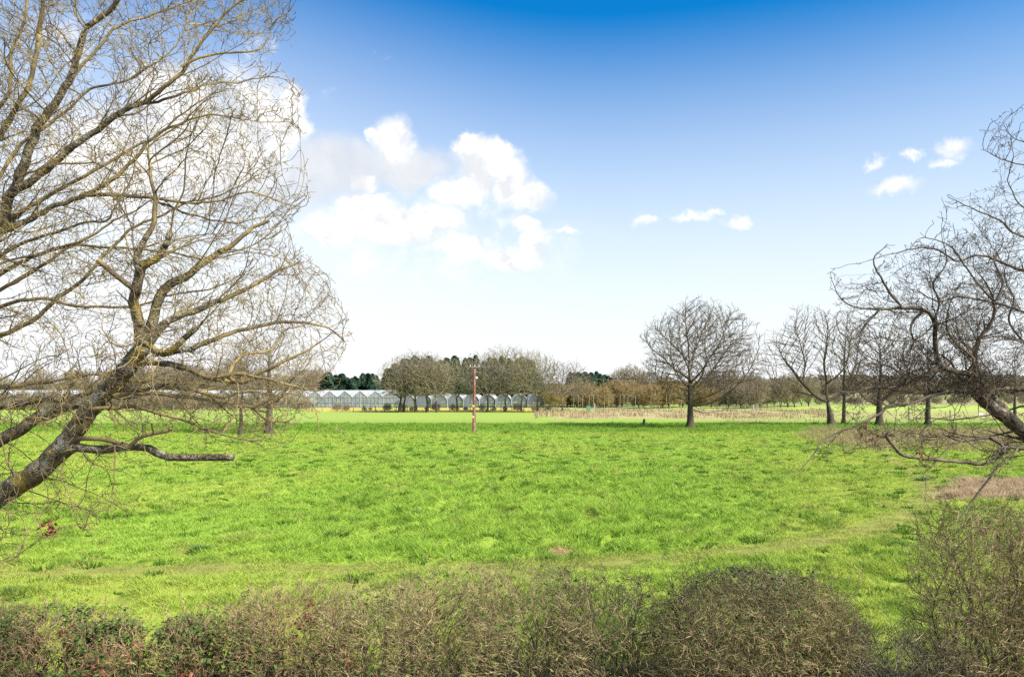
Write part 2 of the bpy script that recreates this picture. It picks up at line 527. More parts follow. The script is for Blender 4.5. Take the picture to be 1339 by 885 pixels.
def grass_colour(x, y, Z):
    def mixv(c, d, f):
        return c + (d - c) * np.clip(f, 0, 1)[:, None]
    c = np.repeat(G_GREEN[None], len(x), 0)
    c = mixv(c, G_YEL, Z['yel'] * 0.85)
    c = mixv(c, G_DARK, sst(Z['n2'], 0.05, 0.3) * 0.25 * (1 - Z['mown']))
    sp = sst(vnoise(x * 1.7 + 3 * Z['n1'], y * 1.0, 61), 0.64, 0.82) * sst(vnoise(x * .3, y * .3, 62), .25, .5)  # dark green plant spots that also stand in for shaded gaps between tussocks
    c = mixv(c, G_DARK, sp * 0.5 * (1 - Z['mown']))
    c = mixv(c, G_WORN, sst(vnoise(x * .9, y * .7, 63), .78, .92) * .5)
    c = mixv(c, G_DARK * 1.25, Z['dark'] * 0.55)
    c = mixv(c, G_MOWN, Z['mown'] * 0.9)
    c = mixv(c, G_WORN, Z['worn'] * 0.8)
    c = mixv(c, G_DRY, Z['dry'] * 0.92)
    c = mixv(c, np.array((.50, .37, .23)), Z['dry'] * (1 - sst(y, 46, 52)) * .9)
    c = mixv(c, G_STRAW, Z['straw'])
    c = mixv(c, G_BARE, Z['bare'] * 1.2)
    c = mixv(c, np.array((.075, .058, .032)), Z['litter_shade'] * .9)  # brown leaf ground under the hedge, darkened to stand in for stem shadows
    far = sst(y, 190, 240)
    fld = fbm(x * 0.012, y * 0.006, 31, 2)
    cf = mixv(np.repeat(np.array((0.17, 0.27, 0.04))[None], len(x), 0), np.array((0.28, 0.25, 0.11)), sst(fld, 0.5, 0.62))
    return mixv(c, cf, far)


def domes(x, y, cell, seed):
    """rounded hummocks of uneven size, one to a cell"""
    gx, gy = x / cell, y / cell
    ix, iy = np.floor(gx), np.floor(gy)
    best = np.zeros_like(gx)
    for dx in (-1, 0, 1):
        for dy in (-1, 0, 1):
            cx, cy = ix + dx, iy + dy
            ox, oy = cx + hash2(cx, cy, seed), cy + hash2(cx, cy, seed + 1)
            r = 0.45 + 0.55 * hash2(cx, cy, seed + 2)
            d2 = (((gx - ox) / 1.25) ** 2 + (gy - oy) ** 2) / (r * r)
            best = np.maximum(best, np.clip(1 - d2, 0, 1) * (0.35 + 0.65 * hash2(cx, cy, seed + 3)))
    return best


def tussock(x, y):
    return np.clip(0.70 * domes(x, y, 0.85, 21) + 0.30 * vnoise(x * 2.7, y * 2.7, 22) * (0.4 + vnoise(x * .6, y * .6, 25)), 0, 1)


def ground_z(x, y, Z=None):
    x = np.asarray(x, dtype=float)
    y = np.asarray(y, dtype=float)
    if Z is None:
        Z = zones(x, y)
    amp = 0.46 * (1 - 0.9 * Z['mown']) * (1 - 0.75 * Z['worn']) * (1 - sst(y, 110, 170)) * (0.55 + 0.6 * Z['lush'])
    z = amp * (tussock(x, y) - 0.5) + 0.10 * (fbm(x * 0.12, y * 0.12, 5, 2) - 0.5) * sst(y, 12, 30)
    u = x / np.maximum(y, 5)
    z = z + 0.5 * Z['dark'] * 0 + 15 * sst(y, 320, 1000) * (0.25 + 0.75 * sst(u, 0.1, 0.55))
    return z


def gz(x, y):
    return float(ground_z(np.array([x]), np.array([y]))[0])


def build_ground():
    ys = [-12.0]
    while ys[-1] < 4500:
        y = ys[-1]
        ys.append(y + (1.0 if y < 8 else max(0.10, 0.0038 * y) if y < 200 else 0.03 * y))
    ys = np.array(ys)
    nu = 1050
    us = np.linspace(-1, 1, nu)
    us = np.sign(us) * (0.82 * np.abs(us) + 0.3 * np.abs(us) ** 5)
    X = us[None, :] * (ys[:, None] + 16) * 1.0
    Y = np.repeat(ys[:, None], nu, 1)
    x, y = X.ravel(), Y.ravel()
    Z = zones(x, y)
    z = ground_z(x, y, Z)
    # under the standing blades lies moss and thatch, darker than the blades
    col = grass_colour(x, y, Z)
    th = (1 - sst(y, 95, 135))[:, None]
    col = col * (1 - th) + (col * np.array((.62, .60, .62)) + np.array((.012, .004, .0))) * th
    V = np.stack([x, y, z], 1)
    i = np.arange(len(ys) - 1)[:, None] * nu + np.arange(nu - 1)[None, :]
    i = i.ravel()
    q = np.stack([i, i + 1, i + nu + 1, i + nu], 1)
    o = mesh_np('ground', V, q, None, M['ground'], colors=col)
    tag(o, kind='structure')


build_ground()


def build_grass():
    rng = np.random.default_rng(5)
    n = 1650000
    # density falls with distance
    yy = np.linspace(9.5, 112, 4000)
    pdf = yy * yy ** -1.62
    cdf = np.cumsum(pdf)
    cdf /= cdf[-1]
    y = np.interp(rng.random(n), cdf, yy)
    u = rng.uniform(-0.80, 0.80, n)
    x = u * (y + 1.5)
    Z = zones(x, y)
    ts = tussock(x, y)
    keep = rng.random(n) < (0.40 + 0.60 * sst(ts, 0.05, 0.35)) * (1 - 0.8 * Z['bare']) * (1 - .8 * Z['litter_shade'])
    x, y, ts = x[keep], y[keep], ts[keep]
    Z = {k: v[keep] for k, v in Z.items()}
    n = len(x)
    z = ground_z(x, y, Z)
    w = (0.010 + 0.00055 * y) * rng.uniform(0.6, 1.4, n)
    tall = 0.40 + 1.5 * sst(ts, 0.1, 0.65)
    clump = sst(fbm(x * 0.55, y * 0.55, 51, 2), 0.55, 0.72)
    h = (0.07 + 0.05 * Z['lush'] + 0.06 * Z['dark'] + 0.22 * Z['dry'] * (.25 + .75 * sst(y, 46, 56))) * tall * (1 + 0.6 * clump) * rng.uniform(0.5, 1.4, n) * (1 - 0.55 * Z['worn'])
    a = rng.uniform(0, 2 * np.pi, n)
    b = rng.uniform(0, 2 * np.pi, n)
    ln = h * rng.uniform(0.5, 1.9, n)
    p = np.stack([x, y, z - 0.01], 1)
    d = np.stack([np.cos(a), np.sin(a), 0 * a], 1) * (w / 2)[:, None]
    tip = p + np.stack([np.cos(b) * ln, np.sin(b) * ln, h], 1)
    V = np.empty((n, 3, 3))
    V[:, 0] = p - d
    V[:, 1] = p + d
    V[:, 2] = tip
    c = grass_colour(x, y, Z) * rng.uniform(0.86, 1.14, n)[:, None]
    dd = (rng.random(n) < 0.015)
    c[dd] = G_DRY * rng.uniform(0.6, 1.1, dd.sum())[:, None]
    # scattered taller, darker clumps of coarse grass
    m = 9500
    cy = np.sqrt(rng.uniform(17.0 ** 2, 116.0 ** 2, m))
    cx = rng.uniform(-.78, .78, m) * (cy + 1.5)
    zc = zones(cx, cy)
    ok = rng.random(m) < (1 - zc['worn']) * (1 - .8 * zc['mown']) * (.12 + .6 * (.35 + .65 * sst(vnoise(cx * .14, cy * .14, 71), .35, .7)) + .3 * zc['lush']) * (1 - .6 * sst(cy, 60, 100))
    cx, cy = cx[ok], cy[ok]
    m = len(cx)
    cr = rng.uniform(.07, .21, m) * (1 + rng.exponential(.30, m))
    cr = cr * (1 - .5 * sst(cy, 45, 95))
    nb = 64
    an = rng.uniform(0, 2 * np.pi, (m, nb))
    rr = np.sqrt(rng.random((m, nb))) * cr[:, None]
    bx, by = (cx[:, None] + rr * np.cos(an) * 1.5).ravel(), (cy[:, None] + rr * np.sin(an)).ravel()
    k = m * nb
    hh = np.repeat(cr, nb) * rng.uniform(.4, .95, k)
    ww = .010 + .0004 * by
    a = rng.uniform(0, 2 * np.pi, k)
    p = np.stack([bx, by, ground_z(bx, by) - .01], 1)
    d = np.stack([np.cos(a), np.sin(a), 0 * a], 1) * ww[:, None]
    an = an.ravel()
    ln = hh * rng.uniform(.1, .8, k)
    tip = p + np.stack([np.cos(an) * ln, np.sin(an) * ln, hh], 1)
    V = np.concatenate([V, np.stack([p - d, p + d, tip], 1)])
    shade = rng.random(m)
    cc = np.where(shade[:, None] < .88, G_DARK * np.array((.95, .95, 1.15)), np.array((.20, .22, .07)))
    c = np.concatenate([c, np.repeat(cc, nb, 0) * rng.uniform(.8, 1.2, k)[:, None]])
    n = len(V)
    c = np.repeat(c, 3, 0)
    o = mesh_np('grass', V.reshape(-1, 3), None, np.arange(n * 3).reshape(-1, 3), M['blades'], smooth_=False, colors=c)
    tag(o, 'uneven bright green meadow grass covering the field', 'grass', kind='stuff')


build_grass()


# ---------------------------------------------------------------- trees : a skeleton grown towards points in the crown
class Skel:
    def __init__(self, step, seed):
        self.P, self.par, self.rm = [], [], []
        self.step = step
        self.rng = np.random.default_rng(seed)
        self.tw = []                      # True where a node came from twig growth

    def add(self, p, par, r=0.0):
        self.P.append(np.asarray(p, float))
        self.par.append(par)
        self.rm.append(r)
        return len(self.P) - 1

    def nearest(self, p):
        A = np.array(self.P)
        return int(np.argmin(((A - np.asarray(p)) ** 2).sum(1)))

    def limb(self, pts, r0, r1, wob=0.0, root=False, parent=None):
        """a traced limb: a smooth curve through pts, joined to the nearest wood already there"""
        pts = [np.asarray(p, float) for p in pts]
        par = -1
        if not root:
            par = self.nearest(pts[0]) if parent is None else parent
            if np.linalg.norm(self.P[par] - pts[0]) > self.step * 0.3:
                pts = [self.P[par]] + pts
            else:
                pts[0] = self.P[par]
        q = [2 * pts[0] - pts[1]] + pts + [2 * pts[-1] - pts[-2]]
        out = []
        for i in range(1, len(q) - 2):
            n = max(1, int(np.linalg.norm(q[i + 1] - q[i]) / self.step))
            for k in range(n):
                t = k / n
                out.append(0.5 * ((2 * q[i]) + (-q[i - 1] + q[i + 1]) * t + (2 * q[i - 1] - 5 * q[i] + 4 * q[i + 1] - q[i + 2]) * t * t
                                  + (-q[i - 1] + 3 * q[i] - 3 * q[i + 1] + q[i + 2]) * t ** 3))
        out.append(pts[-1])
        if wob:
            w = self.rng.normal(0, 1, (len(out), 3))
            k = np.ones(5) / 5
            w = np.stack([np.convolve(w[:, j], k, 'same') for j in range(3)], 1) * wob
            w[0] = 0
            out = [a + b for a, b in zip(out, w)]
        ids = []
        s = 0 if root else 1
        for i in range(s, len(out)):
            f = i / max(1, len(out) - 1)
            par = self.add(out[i], par, r0 + (r1 - r0) * f)
            ids.append(par)
        return ids

    def sides(self, n, length, angle, bias, rmax, keep=None, wob=0.3, frm=0, rmin_par=0.0, taper=(0.4, 1.0)):
        """curving side branches leaving the wood already there"""
        rng = self.rng
        cnt = len(self.P)
        cand = [i for i in range(frm, cnt) if self.par[i] >= 0 and self.rm[i] >= rmin_par]
        for _ in range(n):
            i = int(rng.choice(cand))
            d = self.P[i] - self.P[self.par[i]]
            d /= np.linalg.norm(d) + 1e-9
            r = rng.normal(0, 1, 3)
            r -= d * r.dot(d)
            r /= np.linalg.norm(r) + 1e-9
            a = math.radians(rng.uniform(*angle))
            v = d * math.cos(a) + r * math.sin(a)
            L = rng.uniform(*length)
            m = max(3, int(L / self.step))
            par = i
            turn = rng.normal(0, 1, 3)
            r0 = min(rmax, max(0.3 * self.rm[i], 0.25 * rmax))
            for k in range(m):
                if k % 3 == 0:
                    turn = rng.normal(0, 1, 3)
                v = v + (turn * wob * 0.25 + np.asarray(bias) * 0.12)
                v /= np.linalg.norm(v)
                p = self.P[par] + v * self.step
                if keep is not None and not keep(p):
                    break
                par = self.add(p, par, r0 * (1 - 0.75 * k / m))

    def grow(self, A, di, dk, iters, trop=(0, 0, 0), jit=0.12, maxch=3, inertia=0.25, cap=60000, rad=None):
        A = np.asarray(A, float)
        rng, D = self.rng, self.step
        P = np.zeros((cap, 3))
        par = np.full(cap, -1)
        n = len(self.P)
        P[:n] = self.P
        par[:n] = self.par
        nch = np.bincount(par[:n][par[:n] >= 0], minlength=cap)
        nd = np.full(len(A), 1e9)
        ni = np.zeros(len(A), int)

        def upd(i0, i1):
            for s in range(i0, i1, 400):
                e = min(i1, s + 400)
                d = (P[s:e] ** 2).sum(1)[None, :] - 2.0 * (A @ P[s:e].T)
                j = d.argmin(1)
                dd = d[np.arange(len(A)), j] + (A ** 2).sum(1)
                better = dd < nd
                nd[better] = dd[better]
                ni[better] = s + j[better]
        upd(0, n)
        trop = np.asarray(trop)
        for it in range(iters):
            alive = nd > dk * dk
            A, nd, ni = A[alive], nd[alive], ni[alive]
            act = nd < di * di
            if not act.any() or n > cap - 5000:
                break
            idx = ni[act]
            v = A[act] - P[idx]
            v /= np.linalg.norm(v, axis=1)[:, None] + 1e-9
            u, inv = np.unique(idx, return_inverse=True)
            s = np.zeros((len(u), 3))
            np.add.at(s, inv, v)
            ok = nch[u] < maxch
            u, s = u[ok], s[ok]
            if not len(u):
                break
            s /= np.linalg.norm(s, axis=1)[:, None] + 1e-9
            pd = P[u] - P[np.maximum(par[u], 0)]
            pd /= np.linalg.norm(pd, axis=1)[:, None] + 1e-9
            if rad is not None:
                q = P[u] - np.asarray(rad[0])
                s = s + rad[1] * q / (np.linalg.norm(q, axis=1)[:, None] + 1e-9)
            s = s + inertia * pd + trop + jit * rng.normal(0, 1, s.shape)
            s /= np.linalg.norm(s, axis=1)[:, None] + 1e-9
            if rad is not None and len(rad) > 2:
                q = P[u] - np.asarray(rad[0])
                ok = (s * q).sum(1) > rad[2] * np.linalg.norm(q, axis=1)
                nch[u[~ok]] += 1
                u, s = u[ok], s[ok]
                if not len(u):
                    continue
            m = len(u)
            P[n:n + m] = P[u] + s * D
            par[n:n + m] = u
            nch[u] += 1
            upd(n, n + m)
            n += m
        k0 = len(self.P)
        for i in range(k0, n):
            self.P.append(P[i].copy())
            self.par.append(int(par[i]))
            self.rm.append(0.0)

    def radii(self, tip, expo=2.3, rmax=9):
        n = len(self.P)
        acc = [0.0] * n
        R = np.zeros(n)
        par = self.par
        for i in range(n - 1, -1, -1):
            r = acc[i] ** (1 / expo) if acc[i] > 0 else tip
            r = min(r, rmax)
            if self.rm[i] > 0:
                r = max(self.rm[i], min(r, self.rm[i] * 1.05))
            R[i] = r
            if par[i] >= 0:
                acc[par[i]] += r ** expo
        for i in range(n):                       # never thicker than the wood that carries it
            if par[i] >= 0:
                R[i] = min(R[i], R[par[i]])
        self.R = R
        return R

    def spurs(self, prob, length, angle, r, below, bias=(0, 0, 0), seg=2, end_buds=True):
        """short twigs and bud-bearing spurs on the thin wood"""
        rng = self.rng
        P = np.array(self.P)
        par = np.array(self.par)
        R = self.R
        n = len(P)
        pick = np.where((R < below) & (par >= 0) & (rng.random(n) < prob))[0]
        rr = list(R)
        for i in pick:
            d = P[i] - P[par[i]]
            d /= np.linalg.norm(d) + 1e-9
            t = rng.normal(0, 1, 3)
            t -= d * t.dot(d)
            t /= np.linalg.norm(t) + 1e-9
            a = math.radians(rng.uniform(*angle))
            v = d * math.cos(a) + t * math.sin(a) + np.asarray(bias)
            L = rng.uniform(*length) / seg
            q = i
            for k in range(seg):
                v = v / (np.linalg.norm(v) + 1e-9)
                q = self.add(self.P[q] + v * L, q)
                rr.append(r * (1.0 - 0.3 * k / seg))
                v = v + rng.normal(0, 0.3, 3) + np.array((0, 0, 0.12))
            if end_buds:                                   # fat bud at the end
                q = self.add(self.P[q] + v / np.linalg.norm(v) * r * 3.5, q)
                rr.append(r * 1.35)
        self.R = np.array(rr)

    def tubes(self, name_thick, name_thin, mat_thick, mat_thin, parent, split, origin=(0, 0, 0), rough=0.0):
        P = np.array(self.P) - np.asarray(origin)[None]
        par = np.array(self.par)
        R = self.R.copy()
        n = len(P)
        # main child continues the ring of its parent, the others start their own
        D = np.zeros((n, 3))
        has = par >= 0
        D[has] = P[has] - P[par[has]]
        D /= np.linalg.norm(D, axis=1)[:, None] + 1e-9
        main = np.full(n, -1)
        for i in range(n):
            q = par[i]
            if q >= 0 and (main[q] < 0 or R[i] > R[main[q]] * 1.0001):
                main[q] = i
        ND = D.copy()
        mk = main >= 0
        ND[mk] += D[main[mk]]
        ND /= np.linalg.norm(ND, axis=1)[:, None] + 1e-9
        RS = R.copy()
        if rough:
            big = R > split
            R[big] *= 1 + self.rng.uniform(-rough, rough, big.sum())
        seg = np.where(has)[0]
        q = par[seg]
        ismain = main[q] == seg
        D0 = np.where(ismain[:, None], ND[q], D[seg])
        R0 = np.where(ismain, np.minimum(R[q], R[seg] * 1.6), R[seg] * 1.15)
        P0, P1, D1, R1 = P[q], P[seg], ND[seg], R[seg]
        ref = np.array((0.31, 0.86, 0.21))
        objs = []
        for nm, mt, sel in ((name_thick, mat_thick, RS[seg] >= split), (name_thin, mat_thin, RS[seg] < split)):
            VV, QQ, off = [], [], 0
            for lo, hi, ns in ((0, 0.007, 3), (0.007, 0.03, 5), (0.03, 0.08, 8), (0.08, 9, 14)):
                m = sel & (R1 >= lo) & (R1 < hi)
                if not m.any():
                    continue
                rings = []
                for (p, d, r) in ((P0[m], D0[m], R0[m]), (P1[m], D1[m], R1[m])):
                    a = np.cross(d, ref)
                    a /= np.linalg.norm(a, axis=1)[:, None] + 1e-9
                    b = np.cross(d, a)
                    ang = np.arange(ns) * 2 * np.pi / ns
                    rings.append(p[:, None, :] + r[:, None, None] * (a[:, None, :] * np.cos(ang)[None, :, None] + b[:, None, :] * np.sin(ang)[None, :, None]))
                K = m.sum()
                V = np.concatenate(rings, 1).reshape(-1, 3)
                base = off + np.arange(K)[:, None] * 2 * ns
                k = np.arange(ns)
                k2 = (k + 1) % ns
                Q = np.stack([base + k, base + k2, base + ns + k2, base + ns + k], 2).reshape(-1, 4)
                VV.append(V)
                QQ.append(Q)
                off += len(V)
            if not VV:
                continue
            o = mesh_np(nm, np.concatenate(VV), np.concatenate(QQ), None, mt, parent)
            if nm == name_thick:
                bm = bmesh.new()
                bm.from_mesh(o.data)
                bmesh.ops.remove_doubles(bm, verts=bm.verts, dist=0.0004)
                ends = [e for e in bm.edges if e.is_boundary]
                bmesh.ops.holes_fill(bm, edges=ends, sides=20)
                bm.to_mesh(o.data)
                bm.free()
            objs.append(o)
        return objs


def in_poly(px, py, poly):
    px, py = np.atleast_1d(px), np.atleast_1d(py)
    ins = np.zeros(len(px), bool)
    j = len(poly) - 1
    for i in range(len(poly)):
        xi, yi = poly[i]
        xj, yj = poly[j]
        c = ((yi > py) != (yj > py)) & (px < (xj - xi) * (py - yi) / (yj - yi + 1e-9) + xi)
        ins ^= c
        j = i
    return ins


def crown_points(rng, n, poly, Y0, Y1, thin=None):
    """points through the depth of a crown whose outline is poly"""
    xs, ys = [p[0] for p in poly], [p[1] for p in poly]
    out = []
    while len(out) < n:
        k = 4 * n
        px = rng.uniform(min(xs), max(xs), k)
        py = rng.uniform(min(ys), max(ys), k)
        ok = in_poly(px, py, poly)
        if thin is not None:
            ok &= rng.random(k) < thin(px, py)
        ok &= (vnoise(px / 42.0, py / 42.0, 5) * .6 + vnoise(px / 19.0, py / 19.0, 6) * .4) > rng.uniform(.22, .62, k)
        px, py = px[ok], py[ok]
        Y = rng.uniform(Y0, Y1, len(px))
        out += [at(a, b, c) for a, b, c in zip(px, py, Y)]
    return np.array(out[:n])


def back(p):
    return 669.5 + p[0] / p[1] * 1000, 505 - (p[2] - CAM_H) / p[1] * 1000


# ---- the big tree whose limbs enter on one side
def left_tree():
    sk = Skel(0.07, 21)
    X0, Y0 = -8.9, 8.9
    sk.limb([(X0 - .1, Y0, -0.3), (X0, Y0, 1.2), (X0 + .1, Y0 - .05, 2.6), (X0 + .25, Y0, 4.2), (X0 + .3, Y0 + .2, 6.2), (X0 + .1, Y0 + .2, 8.0)], 0.55, 0.26, 0.02, root=True)

    def L(pts, Ya, Yb, r0, r1, wob=0.028):
        m = len(pts)
        return sk.limb([at(p[0], p[1], Ya + (Yb - Ya) * i / max(1, m - 1)) for i, p in enumerate(pts)], r0, r1, wob)
    # lower leaning limb and what it carries
    L([(-300, 800), (-160, 735), (-60, 685), (0, 646), (35, 625), (69, 598), (110, 545), (142, 510), (168, 480), (190, 452)], 8.9, 8.0, 0.1840, 0.0800)
    L([(190, 452), (184, 425), (176, 398), (181, 377), (185, 355), (188, 346)], 8.0, 7.8, 0.0600, 0.0440)
    L([(188, 346), (202, 339), (214, 322), (222, 304)], 7.8, 7.7, 0.0400, 0.0288)
    L([(185, 355), (181, 335), (198, 300), (203, 265), (196, 225), (192, 190)], 7.8, 7.9, 0.0360, 0.0112)
    L([(179, 384), (159, 369), (143, 357), (124, 339)], 7.8, 7.6, 0.0336, 0.0240)
    L([(190, 452), (197, 430), (203, 402), (214, 379), (232, 367), (255, 349), (275, 336), (300, 322), (330, 300), (352, 290)], 8.0, 8.2, 0.0600, 0.0160)
    L([(195, 448), (214, 424), (232, 414), (263, 404), (300, 390), (335, 372), (365, 352), (392, 342)], 8.0, 8.5, 0.0480, 0.0096)
    L([(178, 444), (194, 452), (208, 461), (226, 457), (242, 442), (258, 429)], 7.8, 7.6, 0.0360, 0.0280, 0.008)
    L([(205, 464), (242, 457), (300, 438), (340, 428), (378, 420), (420, 424), (450, 446)], 7.9, 8.3, 0.0360, 0.0064)
    L([(168, 480), (195, 472), (244, 482), (277, 494), (317, 500), (334, 488), (366, 478), (400, 462), (430, 440)], 8.1, 7.9, 0.0400, 0.0064)
    L([(300, 492), (317, 466), (354, 458), (368, 433), (395, 425)], 7.9, 8.1, 0.0240, 0.0064)
    L([(277, 494), (309, 488), (346, 494), (378, 503), (410, 510), (440, 507)], 7.9, 7.7, 0.0224, 0.0048)
    L([(85, 592), (97, 585), (130, 588), (163, 584), (195, 586), (205, 592), (222, 597), (262, 597), (305, 598)], 8.2, 7.9, 0.0496, 0.0360, 0.008)
    L([(92, 583), (102, 574), (130, 574), (160, 580)], 8.2, 8.0, 0.0280, 0.0240, 0.008)
    L([(170, 584), (180, 573), (200, 567), (222, 563)], 8.0, 7.9, 0.0240, 0.0208, 0.005)
    L([(120, 535), (171, 531), (200, 538), (236, 548), (263, 561), (290, 570), (334, 577), (348, 586), (372, 583)], 8.1, 7.7, 0.0240, 0.0048)
    L([(290, 570), (305, 545), (312, 520), (310, 500)], 7.7, 7.8, 0.0112, 0.0080)
    L([(140, 515), (200, 512), (236, 516), (272, 523), (308, 532), (334, 532), (350, 547), (377, 550)], 8.2, 8.1, 0.0304, 0.0080)
    L([(330, 532), (370, 515), (400, 522), (412, 548), (415, 570)], 8.1, 8.0, 0.0112, 0.0040)
    # second limb behind it
    L([(-220, 720), (-110, 640), (0, 578), (53, 543), (102, 528), (138, 518), (175, 507), (228, 505), (285, 519), (320, 512), (372, 520)], 9.2, 8.8, 0.1360, 0.0096)
    L([(-260, 560), (-100, 545), (0, 531), (50, 524), (104, 519), (150, 500), (200, 496)], 9.4, 9.2, 0.0800, 0.0240)
    L([(-200, 530), (0, 508), (60, 500), (120, 492), (190, 500)], 9.8, 9.6, 0.0480, 0.0120)
    # upper limbs
    L([(-280, 560), (-180, 480), (-80, 380), (0, 297), (10, 267), (23, 240), (32, 213), (45, 184), (54, 161), (72, 136), (90, 105), (100, 77), (115, 40), (150, 10), (175, -25)], 8.9, 8.3, 0.1066, 0.0207)
    L([(25, 245), (45, 236), (66, 222), (86, 199), (103, 185), (127, 168), (145, 154), (178, 134), (200, 123), (228, 103), (246, 78), (277, 35), (300, 12), (325, -2)], 8.6, 8.2, 0.0444, 0.0107)
    L([(240, 86), (262, 75), (292, 69), (327, 69), (346, 58), (354, 31), (372, 18)], 8.3, 8.4, 0.0178, 0.0047)
    L([(178, 134), (205, 134), (240, 122), (275, 112), (320, 108), (352, 101), (385, 105)], 8.4, 8.8, 0.0178, 0.0040)
    L([(-120, 440), (-50, 350), (11, 301), (50, 281), (72, 269), (104, 258), (131, 245), (158, 224), (180, 202), (200, 181), (240, 160), (290, 150), (340, 160)], 8.9, 8.7, 0.0533, 0.0059)
    L([(-60, 345), (14, 289), (45, 263), (75, 247), (102, 236), (140, 211), (167, 197), (200, 180), (250, 140), (282, 120)], 9.0, 9.2, 0.0355, 0.0059)
    L([(108, 257), (145, 256), (204, 261), (281, 265), (327, 250), (384, 269), (400, 268)], 8.7, 8.6, 0.0266, 0.0040)
    L([(204, 261), (250, 280), (300, 292), (340, 285), (385, 280)], 8.7, 8.9, 0.0148, 0.0040)
    L([(-140, 360), (-60, 270), (0, 177), (18, 150), (36, 123), (42, 98), (50, 60), (55, 30), (58, -15)], 9.1, 9.0, 0.0533, 0.0207)
    L([(-90, 260), (0, 138), (14, 111), (14, 70), (30, 30), (38, -10)], 9.4, 9.5, 0.0355, 0.0148)
    L([(-60, 320), (0, 236), (20, 202), (34, 184), (60, 165), (92, 140), (120, 118), (175, 100), (230, 60), (250, 10)], 9.3, 9.5, 0.0296, 0.0071)
    L([(23, 231), (45, 224), (75, 213), (127, 215), (158, 227), (190, 226)], 8.6, 8.4, 0.0178, 0.0047)
    L([(-140, 470), (-60, 420), (0, 357), (60, 330), (110, 315), (150, 290), (200, 262)], 9.0, 9.1, 0.0414, 0.0071)
    L([(-100, 410), (0, 334), (57, 310), (110, 290), (136, 290), (150, 270), (160, 250), (172, 226), (180, 190)], 9.2, 9.4, 0.0326, 0.0059)
    L([(-180, 470), (-80, 440), (0, 400), (61, 393), (122, 401), (173, 398), (220, 385), (270, 380), (330, 350)], 9.0, 8.6, 0.0355, 0.0047)
    L([(-200, 500), (-90, 470), (0, 438), (45, 417), (80, 385), (110, 360), (140, 330), (170, 300), (230, 272), (300, 250), (350, 220)], 9.2, 9.3, 0.0444, 0.0047)
    L([(-150, 450), (0, 380), (61, 344), (100, 320), (150, 325), (215, 330), (270, 340), (320, 330), (380, 340)], 9.6, 9.8, 0.0355, 0.0047)
    L([(88, 109), (130, 60), (150, 40), (200, 18), (240, 5), (290, -20)], 8.5, 8.8, 0.0207, 0.0059)
    L([(115, 40), (100, 20), (98, -20)], 8.3, 8.2, 0.0118, 0.0071)
    # dead broken stubs' neighbours and hanging whips low down
    L([(78, 625), (92, 650), (108, 690), (125, 655), (170, 660)], 8.1, 8.0, 0.0096, 0.0032)
    L([(52, 612), (60, 650), (40, 690), (20, 740)], 8.1, 7.9, 0.0064, 0.0032)
    L([(150, 586), (150, 620), (147, 650), (165, 668), (185, 670)], 8.0, 7.9, 0.0096, 0.0032)
    L([(110, 592), (124, 610), (160, 615), (190, 625)], 8.0, 7.8, 0.0096, 0.0032)
    L([(-60, 690), (-30, 720), (10, 735), (40, 715), (80, 690)], 8.4, 8.0, 0.0112, 0.0032)
    L([(-90, 640), (-20, 660), (30, 672), (90, 660), (130, 668)], 7.6, 7.4, 0.0112, 0.0032)
    nl = len(sk.P)
    poly = [(-330, 120), (-250, -60), (390, -60), (390, 20), (372, 60), (395, 130), (388, 200), (402, 265), (370, 300), (385, 330), (425, 358), (455, 430), (445, 470),
            (418, 520), (385, 560), (350, 590), (300, 590), (200, 610), (180, 650), (140, 690), (60, 700), (20, 745), (-100, 720), (-300, 640)]
    core = [(-330, 120), (-250, -60), (385, -60), (380, 60), (385, 200), (392, 265), (360, 300), (420, 360), (452, 440), (410, 520), (330, 585), (180, 560), (60, 560), (-300, 640)]
    keep = lambda p: bool(in_poly(*back(p), core)[0])
    sk.sides(170, (0.5, 1.5), (18, 48), (0.5, 0, 0.25), 0.020, keep, 0.35, rmin_par=0.012)
    sk.sides(420, (0.25, 0.8), (20, 60), (0.3, 0, 0.15), 0.010, keep, 0.5, rmin_par=0.006)

    def thin(px, py):
        t = np.where(py > 560, 0.22, 1.0)
        t = np.where((px < 120) & (py > 370) & (py < 520), 0.55, t)
        return np.where(px < -10, t * 0.30, t)
    A = crown_points(sk.rng, 17500, poly, 7.0, 10.4, thin)
    sk.grow(A, 0.6, 0.085, 70, (0.05, 0, 0.07), 0.10, 3, 0.6, cap=90000, rad=(at(-150, 560, 8.9), 0.4, -0.1))
    sk.sides(3600, (0.14, 0.42), (25, 60), (0.3, 0, 0.3), 0.0042, keep, 0.28, frm=nl, rmin_par=0.0)
    sk.radii(0.0033, 2.25, 0.2)
    sk.spurs(0.42, (0.03, 0.11), (35, 75), 0.0032, 0.011)
    t = empty('tree', (X0, Y0, 0), 'big leafless tree with ochre lichened limbs reaching over the meadow past the leafy brambles', 'tree')
    sk.tubes('trunk', 'crown', M['bark_left'], M['twig_left'], t, 0.028, (X0, Y0, 0), 0.06)
    return t, [(at(*q), 7.9) for q in ((62, 690, 7.9), (66, 696, 7.9), (70, 684, 7.9))], (X0, Y0, 0)


